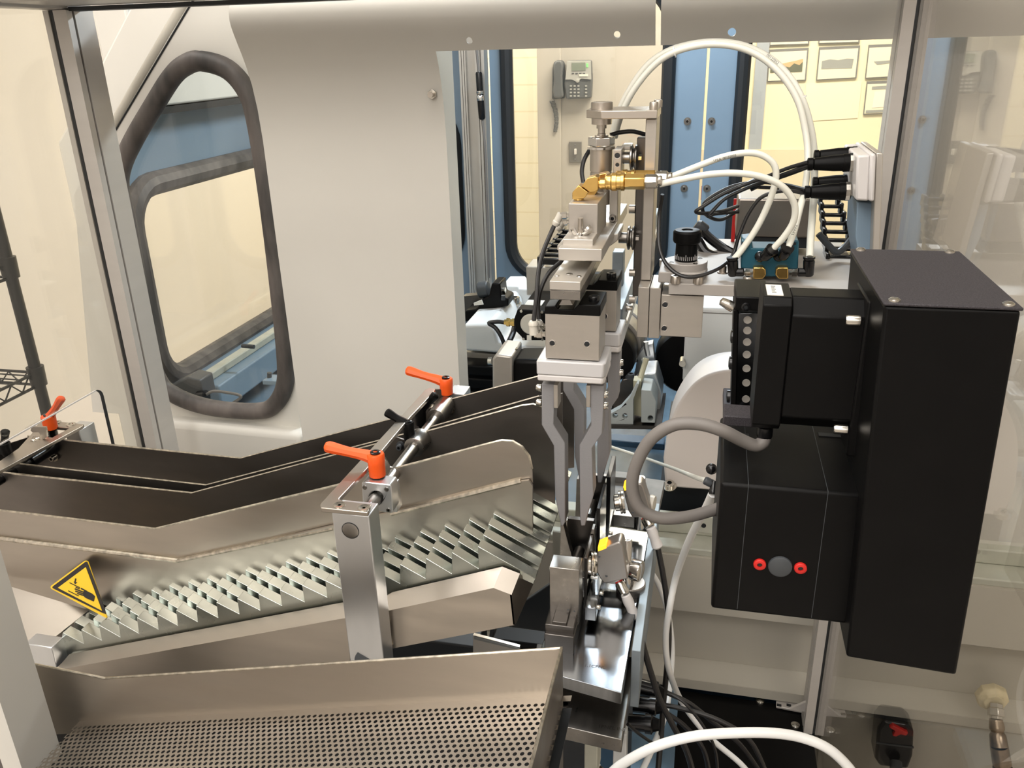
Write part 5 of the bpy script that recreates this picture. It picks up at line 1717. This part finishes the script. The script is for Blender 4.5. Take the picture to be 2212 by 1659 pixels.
# ------------------------------------------------------------------ transfer station
ZP = 1.047
bp = thing('transfer_plate', 'shiny ground steel base plate of the transfer station', 'base plate', A(1280, 1480, Z=ZP))
MB().pZ([(1150, 1444), (1343, 1497), (1402, 1150), (1275, 1130)], ZP, -.0125).build('top_plate', 'plate_shiny', bp, bevel=.0006)
z2 = A(1343, 1598, Y=.535).z
lp = thing('station_subplate', 'dark steel lower plate of the station with faint stamped letters', 'base plate', A(1280, 1600, Z=z2))
MB().pZ([(1140, 1552), (1343, 1598), (1372, 1420), (1160, 1390)], z2, -.0145).build('plate', 'toolsteel', lp, bevel=.0006)
c = A(1322, 1573, Z=z2)
vs, fs = text_mesh('1PNEL INF', .0052, (c.x, c.y, z2 + .0002), (1, 0, 0), (0, 1, 0))
MB().add(vs, fs).build('stamped_letters', 'toolsteel_dark', lp)
c = A(1285, 1440, Z=ZP)
vs, fs = text_mesh('1.1CPNL', .0050, (c.x, c.y, ZP + .0002), (1, 0, 0), (0, 1, 0))
MB().add(vs, fs).build('stamped_letters', 'toolsteel_dark', bp)
MB().lathe(A(1220, 1520, Z=z2), (0, 0, 1), [(0, .0045), (.0005, .0045), (.0005, .003), (0, .003)], 20).build('screw', 'toolsteel_dark', lp)
XPL = A(1343, 1598, Y=.56).x
MB().box(XPL - .075, XPL - .004, .665, .75, .70, z2 - .0145).build('station_column', 'toolsteel_dark', bevel=.001, label='dark steel column under the station plates', cat='column')
MB().box(XPL - .072, XPL - .006, .585, .74, z2 + .0005, ZP - .0127).build('spacer_block', 'toolsteel_dark', bevel=.001, label='dark spacer block between the two station plates', cat='block')
# side rails on the right of the plates
mb = MB().box(XPL + .003, XPL + .011, .60, .86, ZP - .06, ZP + .004)
mb.build('side_rail', 'rail_blue', bevel=.0006, label='bluish steel rail along the right side of the station plates', cat='rail')
# far stained plate with front bar
fp_ = thing('stained_plate', 'stained steel plate behind the sensors, water marks on top', 'plate', A(1370, 1125, Z=ZP))
MB().pZ([(1300, 1018), (1436, 1038), (1416, 1132), (1300, 1112)], ZP, -.012).build('plate', 'dusty', fp_, bevel=.0006)
MB().pZ([(1300, 1014), (1372, 1022), (1370, 1034), (1300, 1028)], ZP + .008, -.008).build('bar', 'dusty', fp_, bevel=.0005)

# upright front block and its feet
ub2 = thing('stop_block', 'upright dark steel stop block at the front of the station', 'block', A(1215, 1345, Y=.615))
x0, x1 = A(1187, 1280, Y=.612).x, A(1251, 1280, Y=.612).x
zt2, zb2 = A(1218, 1228, Y=.612).z, A(1215, 1345, Y=.612).z
MB().box(x0, x1, .612, .632, zb2, zt2).build('block', 'toolsteel', ub2, bevel=.0006)
for px, py in ((1227, 1317), (1241, 1320)):
    MB().cyl(A(px, py, Y=.612), A(px, py, Y=.6117), .0009, n=12).build('pin_hole', 'rubber_black', ub2)
MB().fb(1177, 1352, 1240, 1372, .594, .055).build('foot', 'toolsteel_dark', ub2, bevel=.0008)
MB().fb(1193, 1344, 1224, 1352, .596, .05).build('slide_key', 'toolsteel_dark', ub2, bevel=.0005)
MB().fb(1176, 1373, 1240, 1412, .590, .06).build('base', 'toolsteel_dark', ub2, bevel=.0008)


# nests: dark back plate with two V blades and a pin
def nest(label, d, grp):
    t = thing('workpiece_nest', label, 'nest', A(1250, 1260, Y=.70), grp)
    Yn = .70
    MB().pY([(1226, 1120), (1283, 1126), (1286, 1250), (1262, 1300), (1222, 1290), (1216, 1240)], Yn + .018, .006).build('back_plate', 'toolsteel_dark', t, bevel=.0004)
    MB().pY([(1222, 1124), (1281, 1131), (1284, 1240), (1222, 1240)], Yn + .034, .007).build('back_plate', 'toolsteel', t, bevel=.0004)
    MB().pY([(1211, 1134), (1217, 1134), (1239, 1216), (1236, 1250), (1208, 1246)], Yn - .004, .010).build('blade', 'toolsteel', t, bevel=.0003)
    MB().pY([(1278, 1143), (1284, 1143), (1283, 1252), (1253, 1250), (1255, 1222)], Yn - .004, .010).build('blade', 'toolsteel', t, bevel=.0003)
    MB().cyl(A(1252, 1188, Y=Yn + .01), A(1238, 1226, Y=Yn - .02), .0050, n=18).build('pin', 'toolsteel', t)
    MB().fb(1206, 1246, 1288, 1300, Yn - .006, .03).build('foot', 'toolsteel_dark', t, bevel=.0006)
    t.location = Vector(t.location) + Vector(d)
    return t


n1 = nest('front workpiece nest with two pointed blades under the front gripper fingers', (0, 0, 0), 'workpiece nests')
n2 = dup(n1, Vector(n1.location) + Vector((.001, .095, 0)), 'second workpiece nest under the rear gripper fingers', 'workpiece nests')
# tall thin side plates
def tallplate(label, px, py0, py1, Y, dY, th, m='toolsteel_dark'):
    p, q = A(px, py0, Y=Y), A(px, py1, Y=Y)
    MB().box(p.x, p.x + th, Y, Y + dY, q.z, p.z).build('side_plate', m, bevel=.0004, label=label, cat='plate')
tallplate('tall thin dark plate right of the front nest', 1289, 1098, 1300, .705, .05, .0035, 'black_gloss')
tallplate('low thin steel plate with chrome screws in front of the near sensor', 1262, 1205, 1320, .655, .04, .003)
tallplate('tall thin dark plate right of the rear nest', 1310, 1030, 1190, .775, .05, .0045, 'black_gloss')
for px, py, Y in ((1272, 1229, .65), (1279, 1243, .65), (1295, 1128, .70), (1302, 1131, .70), (1257, 1318, .62)):
    pass
sc = thing('adjuster_screw', 'chrome adjusting screws between the stop block and the near sensor', 'screw', A(1275, 1245, Y=.66))
for px, py in ((1271, 1236), (1277, 1246)):
    p = A(px, py, Y=.66)
    MB().cyl(p, p + Vector((.006, 0, 0)), .0022, n=14).build('screw', 'chrome', sc)
# olive plate left of the nests
MB().fb(1194, 1150, 1213, 1225, .735, .003).build('guard_plate', 'olive', label='small beige plate edge left of the front nest blades', cat='plate')


MB().pY([(1150, 1288), (1188, 1262), (1215, 1270), (1215, 1430), (1050, 1430), (1060, 1345)], .86, .006).build('shade_panel', 'charcoal', bevel=.001, label='dark grey panel added for the shade under the discharge end of the conveyor', cat='cover')  # dark plate added to stand for the skirt's shade under the conveyor
# angle brackets on the base plate
def angle(label, d, grp):
    t = thing('angle_bracket', label, 'bracket', A(1300, 1345, Y=.65), grp)
    p, q = A(1263, 1312, Y=.628), A(1287, 1342, Y=.628)
    MB().box(p.x, q.x, .628, .700, q.z, p.z).build('long_leg', 'plate_shiny', t, bevel=.0005)
    r, s = A(1290, 1288, Y=.690), A(1366, 1320, Y=.690)
    MB().box(q.x, s.x, .688, .7005, q.z, p.z).build('cross_leg', 'toolsteel', t, bevel=.0005)
    for k in (0, 1):
        y = .640 + .022 * k
        b = screw(MB(), (q.x, y, (p.z + q.z) / 2), (1, 0, 0), .0022, .003)
        b.build('screw', ['nickel', 'rubber_black'], t)
    return t


a1 = angle('front steel angle bracket under the near sensor', (0, 0, 0), 'angle brackets')
dup(a1, Vector(a1.location) + Vector((-.003, .100, .004)), 'rear steel angle bracket under the far sensor', 'angle brackets')


# sensors
def sensor(label, body, led, holes_, lens, lr, lax, Y, plug_, label_cable):
    t = thing('laser_sensor', label, 'sensor', A(body[-1][0], body[-1][1], Y=Y), 'laser sensors')
    MB().pY(body, Y, .018).build('body', 'sensor_metal', t, bevel=.0016, seg=3)
    MB().pY(led, Y - .0006, .014).build('status_light', 'led_amber', t, bevel=.0006)
    for px, py in holes_:
        MB().cyl(A(px, py, Y=Y), A(px, py, Y=Y - .0003), .0013, n=14).build('hole', 'rubber_black', t)
    c = A(*lens, Y=Y + .009)
    ax = Vector(lax).normalized()
    MB().lathe(c, ax, [(0, lr * .98), (.0022, lr), (.0028, lr * .9), (.0034, lr * .98), (.0052, lr * .98), (.0058, lr * .72), (.010, lr * .70), (.011, lr * .5)], 30).build('lens_ring', 'nickel', t)
    MB().lathe(c + ax * .0058, ax, [(0, lr * .55), (.0055, lr * .55)], 6).build('lens_nut', 'steel', t, bevel=.0005)
    (a, b, e) = plug_
    p, q, r = A(*a, Y=Y + .006), A(*b, Y=Y), A(*e, Y=Y - .002)
    m = mpp(a[0], a[1], Y)
    MB().lathe(p - (q - p) * .12, q - p, [(0, 9 * m), (3 * m, 9 * m)], 18).build('seal_ring', 'red', t)
    MB().lathe(p, q - p, [(0, 10 * m), (4 * m, 11.5 * m), ((q - p).length * .9, 12 * m), ((q - p).length, 9 * m)], 20).build('plug_nut', 'nickel', t)
    L = (r - q).length
    MB().lathe(q, r - q, [(0, 9 * m), (.0005, 10.5 * m), (L * .3, 12 * m), (L * .5, 10.5 * m), (L * .65, 11 * m), (L * .92, 12.5 * m), (L, 9 * m)], 20).build('plug', 'plastic_white', t)
    return t


sensor('near silver laser sensor with lit amber window and white plug', [(1290, 1192), (1293, 1188), (1336, 1171), (1342, 1173), (1346, 1180), (1357, 1251), (1304, 1260), (1296, 1250), (1288, 1235)],
       [(1291, 1183), (1309, 1176), (1310, 1185), (1292, 1192)], ((1294, 1202), (1310, 1244)), (1286, 1221), .0135, (-1, -.25, .10), .662, ((1338, 1258), (1351, 1284), (1373, 1336)), '')
sensor('far silver laser sensor behind the grey cable loop, amber window lit', [(1345, 1056), (1350, 1051), (1378, 1044), (1386, 1046), (1390, 1052), (1406, 1101), (1391, 1118), (1366, 1119), (1357, 1104)],
       [(1346, 1052), (1354, 1047), (1358, 1056), (1349, 1061)], ((1353, 1071), (1367, 1107)), (1349, 1084), .0125, (-1, -.15, -.15), .765, ((1394, 1120), (1405, 1138), (1421, 1183)), '')
# posts and rings that hold the sensors
def pinpost(label, px, py0, py1, Y, r):
    p, q = A(px, py0, Y=Y), A(px, py1, Y=Y)
    q = Vector((p.x, p.y, q.z))
    t = thing('clamp_post', label, 'clamp post', q)
    MB().lathe(q, p - q, [(0, r), ((p - q).length * .94, r), ((p - q).length, r * .85)], 24).build('post', 'chrome', t)
    MB().lathe(p, (0, 0, 1), [(0, r * .55), (.0006, r * .55), (.0006, 0)], 20).build('centre', 'chrome', t)
    return t
pinpost('chrome clamp post with round top behind the near sensor', 1354, 1163, 1268, .682, .0052)
pinpost('chrome clamp post behind the far sensor', 1384, 1031, 1140, .790, .0056)
t = thing('swivel_ring', 'grey swivel ring clamp under the near sensor', 'ring', A(1352, 1272, Y=.685))
c = A(1362, 1282, Y=.695)
MB().lathe(c, (0, 0, 1), [(0, .0145), (.013, .0145), (.014, .0135), (.014, .006)], 32).build('ring', 'sensor_metal', t)
c2 = A(1360, 1222, Y=.690)
MB().lathe(c2 + Vector((0, -.004, 0)), (1, -.3, 0), [(0, .009), (.004, .0105), (.012, .0105), (.013, .008)], 28).build('cup', 'chrome', t)
t = thing('swivel_ring', 'beige swivel joint right of the far sensor', 'ring', A(1402, 1095, Y=.78))
MB().lathe(A(1398, 1086, Y=.782), (1, -.2, 0), [(0, .008), (.004, .0095), (.008, .0085), (.009, 0)], 24).build('cup', 'plastic_beige', t)

# amber reflex on the finger is left to the light itself
# small bracket on the ledge
MB().fb(1503, 1117, 1543, 1152, .985, .004).build('ledge_tab', 'olive', bevel=.0008, label='small drilled beige tab standing on the ledge rail', cat='bracket')
p = A(1520, 1135, Y=.985)
MB().cyl(p, p + Vector((0, -.0008, 0)), .0032, n=16).build('tab_hole', 'rubber_black', label='round dark hole in the small beige tab', cat='hole')
# corner bracket at the foot of the right post
t = thing('corner_bracket', 'aluminium corner bracket with two slots at the foot of the frame post', 'bracket', A(1715, 1540, Y=.97))
MB().pZ([(1676, 1512), (1745, 1528), (1752, 1545), (1676, 1530)], .6575, .004).build('base_leg', 'profile', t, bevel=.001)
MB().prism([A(1706, 1532, Y=.965), A(1752, 1540, Y=.965), A(1752, 1512, Y=.965)], (0, .004, 0)).build('gusset', 'profile', t)
for x in (1683, 1704):
    MB().pZ([(x - 5, 1520), (x + 5, 1522), (x + 5, 1527), (x - 5, 1525)], .6618, .0004).build('slot', 'rubber_black', t)
# black valve with ball and push-in elbow beside the housing
t = thing('push_valve', 'black push-in valve with round knob beside the white housing', 'valve', A(1540, 1085, Y=.56))
MB().sphere(A(1537, 1013, Y=.56), .0042, 16).build('ball_knob', 'black_gloss', t)
p, q = A(1522, 1037, Y=.56), A(1548, 1050, Y=.56)
MB().lathe(p, q - p, [(0, .0028), (.001, .0032), (.006, .0032), (.009, .0028)], 18).build('side_elbow', 'charcoal', t)
p, q = A(1540, 1068, Y=.555), A(1543, 1040, Y=.56)
MB().lathe(p, q - p, [(0, .0030), (.001, .0033), (.003, .0033), (.004, .0028), (.010, .0028)], 18).build('body', 'black_gloss', t)

# hose fitting on the skirt (seen through the side pane)
YK2 = .998
t = thing('hose_fitting', 'yellowed nut and bronze hose end on the skirt panel behind the side pane', 'hose fitting', A(2150, 1659, Y=.95))
p = A(2140, 1500, Y=YK2)
MB().lathe(p, (0, -1, 0), [(0, .020), (.003, .021), (.010, .020), (.014, .015), (.018, .013)], 8).build('sealed_nut', 'yellow_nut', t, bevel=.001)
r0 = A(2150, 1520, Y=YK2 - .016)
path = [r0, A(2152, 1560, Y=.965), A(2158, 1610, Y=.95), A(2166, 1659, Y=.945), A(2172, 1720, Y=.94)]
MB().lathe(path[0], path[1] - path[0], [(0, .009), (.006, .009), (.006, .0105), (.016, .0105), (.016, .008), (.02, .008)], 6).build('hex_adapter', 'nickel', t, bevel=.0006)
MB().lathe(path[1], path[2] - path[1], [(-.004, .008), (.006, .0095), (.008, .0095), (.012, .0075), (.016, .010), (.03, .011)], 20).build('coupling', 'bronze', t)
MB().lathe(path[2], path[3] - path[2], [(0, .011), (.02, .0115), (.028, .0115)], 20).build('hose_end', 'bronze', t)
MB().lathe(path[3], path[4] - path[3], [(0, .012), (.03, .012)], 20).build('hose', 'black_gloss', t)
# rotary switch in black housing
t = thing('isolator_switch', 'black switch housing with red rotary knob, seen through the side pane', 'switch', A(1930, 1655, Y=.95))
MB().pY([(1896, 1575), (1910, 1558), (1960, 1566), (1975, 1580), (1972, 1635), (1962, 1662), (1900, 1656), (1890, 1640)], .95, .035).build('housing', 'black_gloss', t, bevel=.004)
MB().pY([(1921, 1572), (1930, 1568), (1962, 1584), (1958, 1590), (1946, 1587), (1936, 1592), (1928, 1590), (1934, 1580)], .945, .008).build('knob', 'red', t, bevel=.001)
MB().cyl(A(1935, 1645, Y=.945), A(1936, 1672, Y=.93), .008, n=16).build('gland', 'charcoal', t, bevel=.001)
MB().pY([(1893, 1604), (1974, 1614), (1974, 1617), (1893, 1607)], .949, .002).build('seam', 'charcoal', t)
# square plate behind it
# ------------------------------------------------------------------ tubes and cables
R1 = .0030
def tube_print(path, txt, at, Y, size, r):
    pass
Y0 = .80
cable('air_tube', [(1424, 390, .80), (1455, 380, .80), (1510, 358, .80), (1565, 338, .80), (1615, 330, .80), (1650, 337, .80), (1673, 358, .80), (1675, 392, .80), (1660, 440, .80),
                   (1636, 490, .80), (1606, 535, .798), (1584, 562, .796)], .0030, 'tube_white', 'upper white air tube looping from the brass coupling to the left valve elbow', 'air tube', 'white air tubes', n=14)
cable('air_tube', [(1424, 398, .765), (1470, 388, .768), (1530, 377, .77), (1590, 374, .77), (1645, 382, .772), (1690, 403, .775), (1715, 438, .778), (1715, 475, .78),
                   (1695, 510, .782), (1666, 542, .785)], .0030, 'tube_white', 'lower white air tube looping from the brass coupling to the middle valve elbow', 'air tube', 'white air tubes', n=14)
cable('air_tube', [(1322, 300, .90), (1334, 250, .895), (1360, 195, .89), (1400, 140, .888), (1450, 108, .886), (1520, 92, .884), (1590, 95, .882), (1650, 118, .88), (1700, 160, .875), (1733, 215, .87),
                   (1752, 280, .868), (1759, 340, .865), (1758, 420, .85), (1752, 500, .82), (1749, 556, .797)], .0034, 'tube_white', 'tall white air tube arching high over the column to the right valve elbow', 'air tube', 'white air tubes', n=14)
cable('air_tube', [(1328, 297, .885), (1342, 249, .880), (1369, 195, .875), (1411, 143, .872), (1456, 113, .870), (1522, 97, .868), (1590, 101, .866), (1646, 125, .864), (1692, 167, .860), (1724, 220, .856),
                   (1740, 285, .852), (1745, 340, .845), (1740, 400, .832), (1728, 450, .812), (1715, 500, .795), (1702, 535, .783)], .0031, 'tube_white', 'inner white air tube of the high arch, bending to the second valve elbow', 'air tube', 'white air tubes', n=14)
# printed letters on the tubes
def print_on(txt, a, b, Y, size):
    p, q = A(*a, Y=Y), A(*b, Y=Y)
    xd = (q - p).normalized()
    yd = Vector((0, -1, 0)).cross(xd)
    yd = -yd if yd.z < 0 and abs(xd.x) > abs(xd.z) else yd
    vs, fs = text_mesh(txt, size, (p + q) / 2, xd, yd)
    return MB().add(vs, fs)
print_on('PARKER PA', (1722, 480), (1703, 530), .789, .0034).build('tube_print', 'ink', label='dark printed lettering on the white tube beside the valve elbows', cat='lettering')
print_on('U.S.A. 00122025', (1532, 350), (1600, 333), .7965, .0030).build('tube_print', 'ink', label='dark printed lettering along the upper looping white tube', cat='lettering')
print_on('00122052', (1650, 113), (1688, 143), .8600, .0034).build('tube_print', 'ink', label='dark printed lettering on the crown of the high white arch', cat='lettering')
for (px, py), (qx, qy), lab in (((1452, 103), (1460, 116), 'white cable tie on the left side of the high tube arch'), ((1720, 207), (1742, 203), 'white cable tie on the right side of the high tube arch')):
    p, q = A(px, py, Y=.872), A(qx, qy, Y=.872)
    MB().lathe((p + q) / 2 - Vector((0, 0, .0015)), Vector((1, 0, .3)) if px < 1500 else Vector((.3, 0, -1)), [(0, .0050), (.0012, .0050)], 18).build('cable_tie', 'tube_bright', label=lab, cat='cable tie')

# black leads from the plugs
rows = [((1746, 350, .818), (1700, 364, .835), (1650, 384, .845), (1600, 402, .85), (1560, 420, .845), (1520, 445, .84), (1503, 457, .84), (1520, 461, .845), (1560, 456, .86), (1594, 445, .89)),
        ((1746, 357, .818), (1705, 372, .83), (1650, 392, .845), (1600, 412, .85), (1565, 430, .845), (1540, 455, .84), (1530, 468, .84), (1545, 462, .845), (1594, 458, .89)),
        ((1746, 361, .818), (1700, 378, .832), (1655, 393, .845), (1610, 405, .852)),
        ((1740, 410, .818), (1700, 400, .835), (1650, 394, .85), (1600, 398, .855), (1560, 412, .85), (1525, 435, .845), (1518, 455, .845), (1535, 470, .85), (1560, 474, .86), (1594, 455, .892)),
        ((1740, 414, .818), (1700, 406, .835), (1655, 405, .85), (1615, 402, .858)),
        ((1740, 418, .818), (1705, 412, .806), (1670, 416, .806), (1640, 430, .806), (1615, 465, .806), (1596, 510, .804), (1582, 552, .80), (1552, 580, .775), (1500, 598, .762), (1462, 591, .762), (1434, 562, .77), (1423, 520, .78), (1425, 460, .79), (1431, 420, .795))]
names = ['first black lead of the upper plug, looping left behind the tubes', 'second black lead of the upper plug, looping left and back to the cover box', 'short third black lead of the upper plug',
         'first black lead of the lower plug, looping far left and back', 'short second black lead of the lower plug', 'long black lead that sweeps under the micrometer knob to the column']
for i_, (r_, n_) in enumerate(zip(rows, names)):
    cable('black_lead', [(x, y, Y + .0045 * (i_ - 2) * (1 if 0 < j < len(r_) - 1 else .3)) for j, (x, y, Y) in enumerate(r_)], .0018, 'cable', n_, 'lead', 'leads of the black plugs')
MB().lathe(A(1618, 403, Y=.855), A(1640, 392, Y=.855) - A(1618, 403, Y=.855), [(0, .0055), (.010, .0055)], 14).build('lead_tie', 'black_gloss', label='black tie around the bundle of black leads', cat='cable tie')
# hose ends behind the knob
for i, (pts, lab) in enumerate(((((1508, 488, .93), (1530, 512, .925), (1560, 535, .92), (1590, 552, .915)), 'upper shiny black hose behind the micrometer knob'),
                                (((1508, 520, .92), (1525, 545, .915), (1555, 558, .91), (1585, 575, .905)), 'lower shiny black hose behind the micrometer knob'))):
    cable('black_hose', pts, .0052, 'black_gloss', lab, 'hose')
p, q = A(1503, 484, Y=.93), A(1524, 500, Y=.93)
MB().lathe(p, q - p, [(0, .005), (.003, .0072), (.012, .0072), (.014, .006)], 14).build('hose_nut', 'charcoal', label='black nut at the end of the upper shiny hose', cat='nut')
# red strip behind the cover box
MB().fb(1582, 430, 1590, 522, .965, .004).build('red_strip', 'red', label='red strip standing left of the stainless cover box', cat='strip')
cable('flat_cable', [(1862, 470, .90), (1850, 500, .90), (1828, 530, .895), (1808, 545, .89), (1790, 530, .89), (1768, 505, .89)], .0035, 'charcoal', 'dark flat cable hanging between junction box and cable chain', 'cable')

# grey motor cable loop
cable('motor_cable', [(1652, 940, .482), (1648, 955, .48), (1630, 962, .478), (1600, 950, .475), (1560, 930, .47), (1510, 916, .47), (1455, 918, .47), (1405, 950, .47), (1374, 1005, .47), (1366, 1055, .47),
                      (1383, 1098, .47), (1425, 1119, .472), (1480, 1117, .478), (1530, 1105, .485), (1560, 1095, .49)], .0040, 'cable_grey', 'thick grey motor cable making a big loop left of the black housing', n=14)
# thin lines
cable('coolant_tube', [(1310, 962, 1.10), (1380, 985, 1.08), (1450, 1010, .95), (1500, 1030, .7), (1525, 1038, .565)], .0022, 'tube_white', 'thin pale tube crossing the wet tray to the black push valve', 'air tube')
cable('air_tube', [(1540, 1066, .556), (1524, 1100, .58), (1490, 1165, .65), (1462, 1240, .71), (1447, 1310, .715), (1438, 1380, .72), (1446, 1450, .73), (1475, 1520, .78), (1530, 1590, .78), (1600, 1650, .78), (1640, 1700, .78)],
      .0034, 'tube_bright', 'white tube from the push valve down past the skirt to the lower right', 'air tube', n=12)
cable('air_tube', [(1398, 1222, .88), (1425, 1268, .88), (1444, 1330, .87), (1452, 1400, .86), (1448, 1470, .83), (1438, 1540, .78), (1412, 1610, .70), (1380, 1680, .66)], .0034, 'tube_bright',
      'white tube from behind the station down and back to the lower left', 'air tube', n=12)
cable('white_hose', [(1310, 1680, .50), (1345, 1650, .505), (1410, 1615, .51), (1490, 1592, .515), (1570, 1584, .52), (1660, 1583, .525), (1730, 1593, .53), (1790, 1618, .53), (1835, 1660, .53), (1850, 1690, .53)],
      .0040, 'tube_bright', 'thick white hose arching across the bottom of the view', 'hose', n=14)
cable('sensor_cable', [(1421, 1183, .763), (1432, 1240, .76), (1442, 1310, .755), (1445, 1380, .75), (1440, 1450, .74), (1433, 1520, .73), (1428, 1590, .72), (1420, 1680, .70)], .0031, 'cable',
      'black cable of the far sensor, dropping straight past the skirt')
cable('sensor_cable', [(1373, 1336, .660), (1385, 1380, .66), (1402, 1440, .66), (1425, 1510, .66), (1455, 1570, .66), (1482, 1620, .66), (1500, 1680, .66)], .0031, 'cable', 'black cable of the near sensor, running down to the right')
for i, (pts, lab) in enumerate([
    (((1440, 1496, .72), (1490, 1520, .72), (1540, 1560, .72), (1600, 1610, .72), (1650, 1680, .72)), 'upper black cable fanning out from the plug stack at the bottom'),
    (((1412, 1520, .71), (1470, 1530, .71), (1550, 1555, .71), (1620, 1600, .71), (1660, 1680, .71)), 'middle black cable fanning out from the plug stack at the bottom'),
    (((1440, 1540, .70), (1480, 1570, .70), (1520, 1620, .70), (1535, 1690, .70)), 'lower black cable bending down from the plug stack'),
    (((1450, 1500, .71), (1480, 1520, .705), (1520, 1570, .70), (1545, 1620, .70), (1552, 1690, .70)), 'thin black cable hanging between the fanned cables'),
    (((1356, 1565, .60), (1380, 1585, .62), (1410, 1605, .64), (1430, 1612, .66)), 'thin double black lead from the side of the lower station plate')]):
    cable('black_cable', pts, .0026 if i < 3 else .0016, 'cable', lab)
# stack of three black plugs beside the station plates
for i, (a, b, lab) in enumerate((((1378, 1482), (1432, 1497), 'topmost black plug beside the station plates'), ((1368, 1520), (1432, 1528), 'middle black plug beside the station plates'), ((1358, 1560), (1424, 1566), 'lowest black plug beside the station plates'))):
    p, q = A(*a, Y=.70 - .02 * i), A(*b, Y=.70 - .02 * i)
    t = thing('round_plug', lab, 'plug', p, 'plugs beside the station')
    L = (q - p).length
    MB().lathe(p, q - p, [(0, .0085), (L * .55, .0085), (L * .55, .0100), (L * .75, .0100), (L * .8, .0075)], 20).build('shell', 'black_gloss', t)
    MB().lathe(p + (q - p) * .8, q - p, [(0, .0075), (L * .2, .0055)], 8).build('gland', 'black', t)
# things under the station plates
MB().fb(1262, 1608, 1290, 1690, .58, .03).build('support_bar', 'olive', bevel=.001, label='beige support bar under the station, at the bottom edge', cat='bar')
t = thing('station_hose', 'bronze hose end with a loose wire at the bottom under the station', 'hose', A(1280, 1659, Y=.60))
MB().lathe(A(1290, 1690, Y=.60), (-.2, 0, 1), [(0, .010), (.012, .010), (.014, .008)], 20).build('end', 'bronze', t)
cable('loose_wire', [(1268, 1645, .6), (1276, 1638, .6), (1286, 1646, .6), (1296, 1653, .6)], .001, 'tube_bright', 'loose pale wire end at the bottom under the station', 'wire')
MB().fb(1275, 1600, 1330, 1700, .66, .03).build('blue_bracket', 'blue_dark', bevel=.001, label='dark blue bracket under the station plates', cat='bracket')
MB().fb(1324, 1585, 1352, 1700, .64, .02).build('white_guard', 'white_paint', bevel=.001, label='white guard strip under the right end of the station plates', cat='guard')
# dark things under the conveyor
t = thing('scale_bar', 'pale printed scale strip on a dark plate under the discharge cover', 'scale', A(1090, 1400, Y=.70))
MB().pY([(1022, 1372), (1122, 1398), (1122, 1420), (1022, 1420)], .70, .004).build('strip', 'alu_light', t)
MB().pY([(1024, 1376), (1122, 1401), (1122, 1405), (1024, 1381)], .6985, .002).build('print', 'ink_grey', t)
MB().fb(830, 1385, 1030, 1500, .72, .05).build('underframe', 'rubber_black', bevel=.002, label='black underframe below the discharge cover of the conveyor', cat='frame')
MB().fb(1060, 1390, 1180, 1500, .74, .03).build('dark_cover', 'black', bevel=.004, label='dark rounded cover behind the scale strip', cat='cover')
MB().box(-.60, XPL - .076, .62, .99, .6725, .70).build('drip_pan', 'toolsteel_dark', label='dark drip pan below the conveyor', cat='pan')

# ------------------------------------------------------------------ wire shelf beyond the left pane
t = thing('wire_shelf', 'black wire shelving rack with round post beyond the left pane', 'shelf', (-1.46, 1.46, 0))
px_, py_ = A(90, 850, Y=1.46).x, 1.46
MB().cyl((px_, py_, 0), (px_, py_, 1.9), .0125, n=18).build('post', 'black_iron', t)
for dx, dy in ((-.45, 0), (0, -.9), (-.45, -.9)):
    MB().cyl((px_ + dx, py_ + dy, 0), (px_ + dx, py_ + dy, 1.9), .0125, n=14).build('post', 'black_iron', t)
for py in (580, 812):
    z = A(80, py, Y=1.46).z
    MB().lathe((px_, py_, z - .022), (0, 0, 1), [(0, .017), (.045, .0185)], 18).build('collar', 'black_iron', t)
    mb = MB()
    x1_, y1_ = px_ - .45, py_ - .9
    for zz_ in (z + .008, z - .022):
        for p_, q_ in (((px_, py_), (px_, y1_)), ((px_, py_), (x1_, py_)), ((x1_, py_), (x1_, y1_)), ((px_, y1_), (x1_, y1_))):
            mb.tube([(p_[0], p_[1], zz_), (q_[0], q_[1], zz_)], .0034, n=6, sub=1)
    zig = []
    for k in range(37):
        zig.append((px_, py_ - .9 * k / 36, z + (.006 if k % 2 else -.02)))
    mb.tube(zig, .0022, n=5, sub=1)
    zig = [(px_ - .45 * k / 18, py_, z + (.006 if k % 2 else -.02)) for k in range(19)]
    mb.tube(zig, .0022, n=5, sub=1)
    mb.build('shelf_frame', 'black_iron', t)
    mb = MB()
    for k in range(1, 36):
        y = py_ - .9 * k / 36
        mb.tube([(px_, y, z + .010), (x1_, y, z + .010)], .0018, n=5, sub=1)
    for k in (1, 2):
        mb.tube([(px_ - .15 * k, py_, z + .006), (px_ - .15 * k, y1_, z + .006)], .003, n=6, sub=1)
    mb.build('wire_deck', 'black_iron', t)
